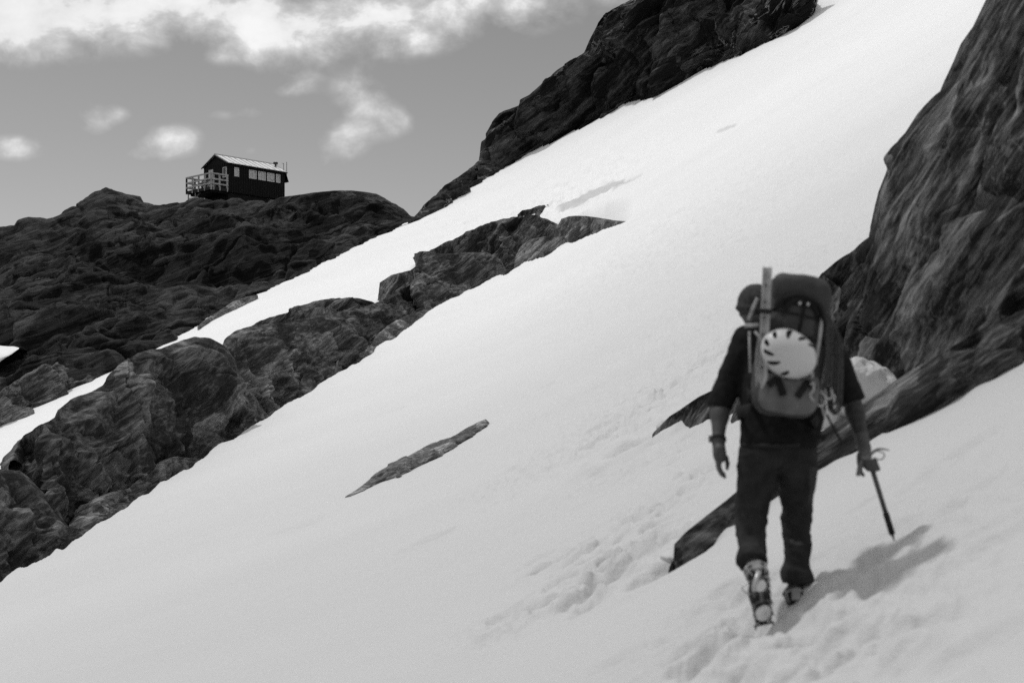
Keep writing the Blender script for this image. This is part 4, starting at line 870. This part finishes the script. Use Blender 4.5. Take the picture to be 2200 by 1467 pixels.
for q in ([dome(1.02, 1.6, 5.6), P(1745, 800, 6.83), P(1738, 830, 6.84)], [dome(1.02, 1.6, 3.2), P(1640, 735, 6.82), P(1622, 712, 6.84)]):
    m = MB(); m.tube(spline(q, 12), .008, 6, flat=.4); m.build('chin_strap', M_STRAPL, hel, smooth=True)

# snow stake: v section aluminium with a pointed end
stk = empty('snow_stake', P(1637, 832, 6.80), 'long pale aluminium snow stake strapped upright to the left of the pack', 'snow stake')
st0, st1 = P(1637, 834, 6.80), P(1649, 573, 6.86); sv = st1-st0; SL = np.linalg.norm(sv); sv /= SL; sx = np.cross([0, 1, 0], sv); sx /= np.linalg.norm(sx); sy = np.cross(sv, sx)
V = []; 
for z, wd in ((0, .003), (.045, .022), (SL, .023)):
    for (x, y) in ((-wd, 0.0), (-wd*.1, .02*min(1, wd/.02)), (wd, 0), (wd, .004), (-wd*.1, .026*min(1, wd/.02)), (-wd, .004)): V.append(st0+sv*z+sx*x+sy*y)
Fc = [(j*6+i, j*6+(i+1) % 6, (j+1)*6+(i+1) % 6, (j+1)*6+i) for j in range(2) for i in range(6)]+[(17, 16, 15, 14, 13, 12)]
mesh_obj('angle_bar', V, Fc, M_ALU, stk, smooth=False)
m = MB(); m.tube([st0+sv*(SL*.63)+sx*-.03+sy*-.006, st0+sv*(SL*.63)+sx*.03+sy*-.006], .012, 6, flat=.4); m.build('strap', M_STRAP, stk)
for k in range(6):
    m = MB(); m.tube([st0+sv*(.1+k*.08)+sy*-.001-sx*.004, st0+sv*(.1+k*.08)+sy*-.004-sx*.004], .006, 8)
    m.build('hole', M_FOAM, stk)
# trekking pole beside it
pol = MB(); pol.tube([P(1612, 800, 6.93), P(1610, 712, 6.95)], .006, 8); pol.tube([P(1608, 688, 6.94), P(1618, 662, 6.93), P(1628, 640, 6.92)], .009, 8, flat=.6)
pol.tube([P(1600, 700, 6.95), P(1612, 699, 6.92), P(1630, 698, 6.9)], .009, 8, flat=.5); pol.build('load_strap', M_STRAPL, pack, smooth=True)
# coiled rope on the right side
m = MB()
for k in range(11):
    xo = .118+.012*k+random.uniform(-.006, .006); tp = .50-.012*k+random.uniform(-.015, .01); bt_ = .2-.012*k+random.uniform(-.03, .03); yy0 = -.075+.014*k
    pts = [K(xo-.03, tp, yy0-.01), K(xo-.005, tp+.045, yy0-.02), K(xo+.02, tp, yy0-.02), K(xo+.035, (tp+bt_)/2, yy0-.02), K(xo+.045, bt_, yy0-.01), K(xo+.03, bt_-.035, yy0), K(xo+.005, bt_, yy0+.005), K(xo, (tp+bt_)/2, yy0)]
    q = spline(pts+pts[:1], 44)[:-1]; m.tube(q, .0058, 6, closed=True)
tag(m.build('rope', M_ROPE, None, True, loc=K(.17, .2)), 'dark climbing rope coiled over the right side of the backpack', 'rope')
def carabiner(c, tilt, label, mt):
    m = MB(); ca, sa = math.cos(tilt), math.sin(tilt); m.tube([c+np.array([.022*math.cos(q)*ca-.045*math.sin(q)*sa, .004, .022*math.cos(q)*sa+.045*math.sin(q)*ca]) for q in np.linspace(0, 2*math.pi, 29)[:-1]], .0055, 8, closed=True)
    g = m.build('carabiner', mt, None, True, loc=c); tag(g, label, 'carabiner', 'carabiners under the rope'); return g
carabiner(P(1776, 838, 6.9), .4, 'pale carabiner hanging just under the rope coil', M_ALU); carabiner(P(1765, 852, 6.9), -.1, 'second pale carabiner, hanging lower left under the rope coil', M_ALU)
m = MB(); m.tube(spline([P(1768, 815, 6.93), P(1764, 860, 6.92), P(1772, 895, 6.93), P(1768, 870, 6.94), P(1775, 820, 6.95)], 24), .006, 6, flat=.5); tag(m.build('sling', M_STRAPL, None, True, loc=P(1770, 890, 6.92)), 'grey sling dangling below the rope coil', 'sling')
m = MB(); m.tube(spline([P(1790, 918, 7.0), P(1798, 932, 7.0), P(1806, 946, 7.0), P(1811, 955, 7.0)], 10), .008, 6, flat=.5); m.tube([P(1776, 890, 7.0), P(1790, 918, 7.0)], .006, 6); tag(m.build('loose_strap', M_STRAP, None, True, loc=P(1811, 955, 7.0)), 'black loose strap end dangling beside the hiker', 'strap')

# ice axe
axe = empty('ice_axe', AX1, 'ice axe held head up in the right hand of the hiker', 'ice axe')
m = MB(); m.tube([AX0-axd*.01, AX0+axd*.3], .0125, 10, flat=.65); m.build('shaft', M_ICES, axe, smooth=True)
m = MB(); m.tube([AX0+axd*.29, AX0+axd*.40], .0155, 10, flat=.75); m.build('rubber_grip', M_RUB, axe, smooth=True)
m = MB(); m.tube([AX0+axd*.40, AX0+axd*.435], [.009, .002], 8); m.build('spike', M_STEEL, axe)
hd = AX0-axd*.005
m = MB(); m.tube(spline([hd, P(1880, 968, 7.06), P(1893, 964, 7.05), P(1911, 967, 7.04)], 14), np.linspace(.011, .003, 14), 6, flat=.45); m.build('pick', M_STEEL, axe)
m = MB(); m.tube(spline([hd, P(1860, 985, 7.05), P(1848, 1000, 7.04), P(1843, 1022, 7.03)], 10), np.linspace(.01, .013, 10), 6, flat=.35); m.build('adze', M_STEEL, axe)
m = MB(); m.tube(spline([P(1882, 968, 7.05), P(1897, 972, 7.04), P(1900, 980, 7.04), P(1892, 987, 7.04), P(1878, 985, 7.05)], 18), .004, 6); m.build('wrist_leash', M_STRAPL, axe, smooth=True)
# ------------------------------------------------------------------ sky, sun, camera
W = bpy.data.worlds.new('World'); SC.world = W; W.use_nodes = True; nt = W.node_tree; bg = nt.nodes['Background']
sd = np.array(SUN_DIR, float); sd /= np.linalg.norm(sd)
sky = N(nt, 'ShaderNodeTexSky'); sky.sky_type = 'NISHITA'; sky.sun_disc = False
sky.sun_elevation = math.asin(sd[2]); sky.sun_rotation = math.atan2(sd[0], sd[1]); sky.altitude = 1500; sky.air_density = 1.; sky.dust_density = .6
bw = N(nt, 'ShaderNodeRGBToBW'); nt.links.new(sky.outputs[0], bw.inputs[0])
tc = N(nt, 'ShaderNodeTexCoord'); sp = N(nt, 'ShaderNodeSeparateXYZ'); nt.links.new(tc.outputs['Generated'], sp.inputs[0])
yy = mth(nt, 'MAXIMUM', sp.outputs[1], .08)
U = mth(nt, 'DIVIDE', sp.outputs[0], yy); Vv = mth(nt, 'DIVIDE', sp.outputs[2], yy)
# cloud cover by direction: (px, py, rx, ry, weight); outermost ones unseen, added for ambient light
CL = [(-60, 20, 260, 78, 1.25), (170, 25, 300, 62, 1.15), (60, 70, 120, 45, .7), (430, 20, 230, 55, 1.1), (560, 60, 70, 50, .85), (625, 105, 90, 50, 1.0), (760, 30, 280, 62, 1.2), (830, 80, 120, 38, .8), (980, 15, 180, 42, 1.0), (1120, 10, 90, 28, .7), (1340, -10, 60, 24, .7),
      (650, 170, 34, 30, .52), (765, 200, 48, 42, .74), (800, 245, 60, 40, .66), (850, 268, 34, 26, .56), (752, 292, 48, 24, .74), (735, 325, 42, 22, .6), (700, 350, 30, 14, .44),
      (355, 310, 62, 26, .86), (375, 292, 40, 22, .7), (310, 335, 50, 16, .6), (35, 318, 60, 22, .8), (195, 240, 40, 34, .5), (215, 268, 30, 22, .4), (255, 246, 26, 16, .4), (470, 120, 36, 26, .38), (480, 248, 34, 12, .36), (540, 240, 26, 14, .34), (540, 325, 20, 14, .3), (90, 200, 40, 16, .3), (620, 195, 40, 14, .4), (2600, -300, 900, 260, 1.0), (-900, -200, 500, 240, 1.0), (600, -420, 900, 240, .9)]
acc = None
for (px, py, rx, ry, wt_) in CL:
    u0, v0 = (px-CX)/F, (HY-py)/F
    a = mth(nt, 'MULTIPLY', mth(nt, 'SUBTRACT', U, u0), F/rx); b_ = mth(nt, 'MULTIPLY', mth(nt, 'SUBTRACT', Vv, v0), F/ry)
    e = mth(nt, 'ADD', mth(nt, 'MULTIPLY', a, a), mth(nt, 'MULTIPLY', b_, b_))
    g = mth(nt, 'MULTIPLY', mth(nt, 'EXPONENT', mth(nt, 'MULTIPLY', e, -.8)), wt_)
    acc = g if acc is None else mth(nt, 'MAXIMUM', acc, mth(nt, 'ADD', mth(nt, 'MULTIPLY', acc, .85), mth(nt, 'MULTIPLY', g, .6)))
acc = mth(nt, 'MAXIMUM', acc, ramp(nt, sp.outputs[2], [(.36, 0), (.62, 1.0)]))  # unseen overhead cloud, added to raise the ambient light
cv = N(nt, 'ShaderNodeCombineXYZ'); nt.links.new(mth(nt, 'MULTIPLY', U, .8), cv.inputs[0]); nt.links.new(Vv, cv.inputs[1])
def wn(sc, det, rg, dist=0., off=0.):
    ad = N(nt, 'ShaderNodeVectorMath', operation='ADD'); nt.links.new(cv.outputs[0], ad.inputs[0]); ad.inputs[1].default_value = (off, off*.7, off*.3)
    q = N(nt, 'ShaderNodeTexNoise', Scale=sc, Detail=det, Roughness=rg, Distortion=dist); nt.links.new(ad.outputs[0], q.inputs['Vector']); return q.outputs['Fac']
n1 = wn(30., 14., .58, .15); n2_ = wn(9., 4., .5, .2, 3.1)
den = mth(nt, 'ADD', mth(nt, 'MULTIPLY', mth(nt, 'SUBTRACT', n1, .5), 2.3), mth(nt, 'MULTIPLY', acc, .93))
den = mth(nt, 'ADD', den, mth(nt, 'MULTIPLY', mth(nt, 'SUBTRACT', n2_, .5), .35))
den = mth(nt, 'MULTIPLY', den, ramp(nt, acc, [(.05, 0), (.3, 1)]))
cov = ramp(nt, den, [(.05, 0), (.4, .25), (.8, .66), (1.25, 1.)])
bright = ramp(nt, mth(nt, 'ADD', mth(nt, 'MULTIPLY', mth(nt, 'MINIMUM', den, 1.2), .3), mth(nt, 'ADD', mth(nt, 'MULTIPLY', n1, .7), mth(nt, 'MULTIPLY', n2_, .3))), [(.45, CLOUD[0]), (1.0, CLOUD[1])])
# clear sky seen through a panchromatic film: the sky model in grey, mean value set by SKY_GAIN
hz = mth(nt, 'MULTIPLY', bw.outputs[0], SKY_GAIN)
mx = N(nt, 'ShaderNodeMix', data_type='FLOAT'); nt.links.new(cov, mx.inputs[0]); nt.links.new(hz, mx.inputs[2]); nt.links.new(bright, mx.inputs[3])
nt.links.new(mx.outputs[0], bg.inputs['Color']); bg.inputs['Strength'].default_value = .1
sl_ = bpy.data.lights.new('sun', 'SUN'); sl_.energy = SUN; sl_.angle = math.radians(3); sl_.cycles.use_multiple_importance_sampling = False; so = bpy.data.objects.new('sun', sl_); COL.objects.link(so)
so.rotation_euler = Vector(-sd).to_track_quat('-Z', 'Y').to_euler()
cam = bpy.data.cameras.new('camera'); co = bpy.data.objects.new('camera', cam); COL.objects.link(co); SC.camera = co
co.location = (0, 0, 0); co.rotation_euler = (math.pi/2, 0, 0); cam.lens = 50; cam.sensor_width = 36; cam.sensor_fit = 'HORIZONTAL'
cam.shift_y = (HY-733.5)/2200; cam.clip_start = .1; cam.clip_end = 5000
cam.dof.use_dof = True; cam.dof.focus_distance = 55; cam.dof.aperture_fstop = 2.6
SC.view_settings.view_transform = 'Standard'; SC.view_settings.look = 'None'; SC.view_settings.exposure = EXPO; SC.view_settings.gamma = 1
SC.cycles.use_denoising = DENOISE; SC.cycles.max_bounces = 6; SC.cycles.diffuse_bounces = 3
SC.cycles.sample_clamp_direct = 4; SC.cycles.sample_clamp_indirect = 4
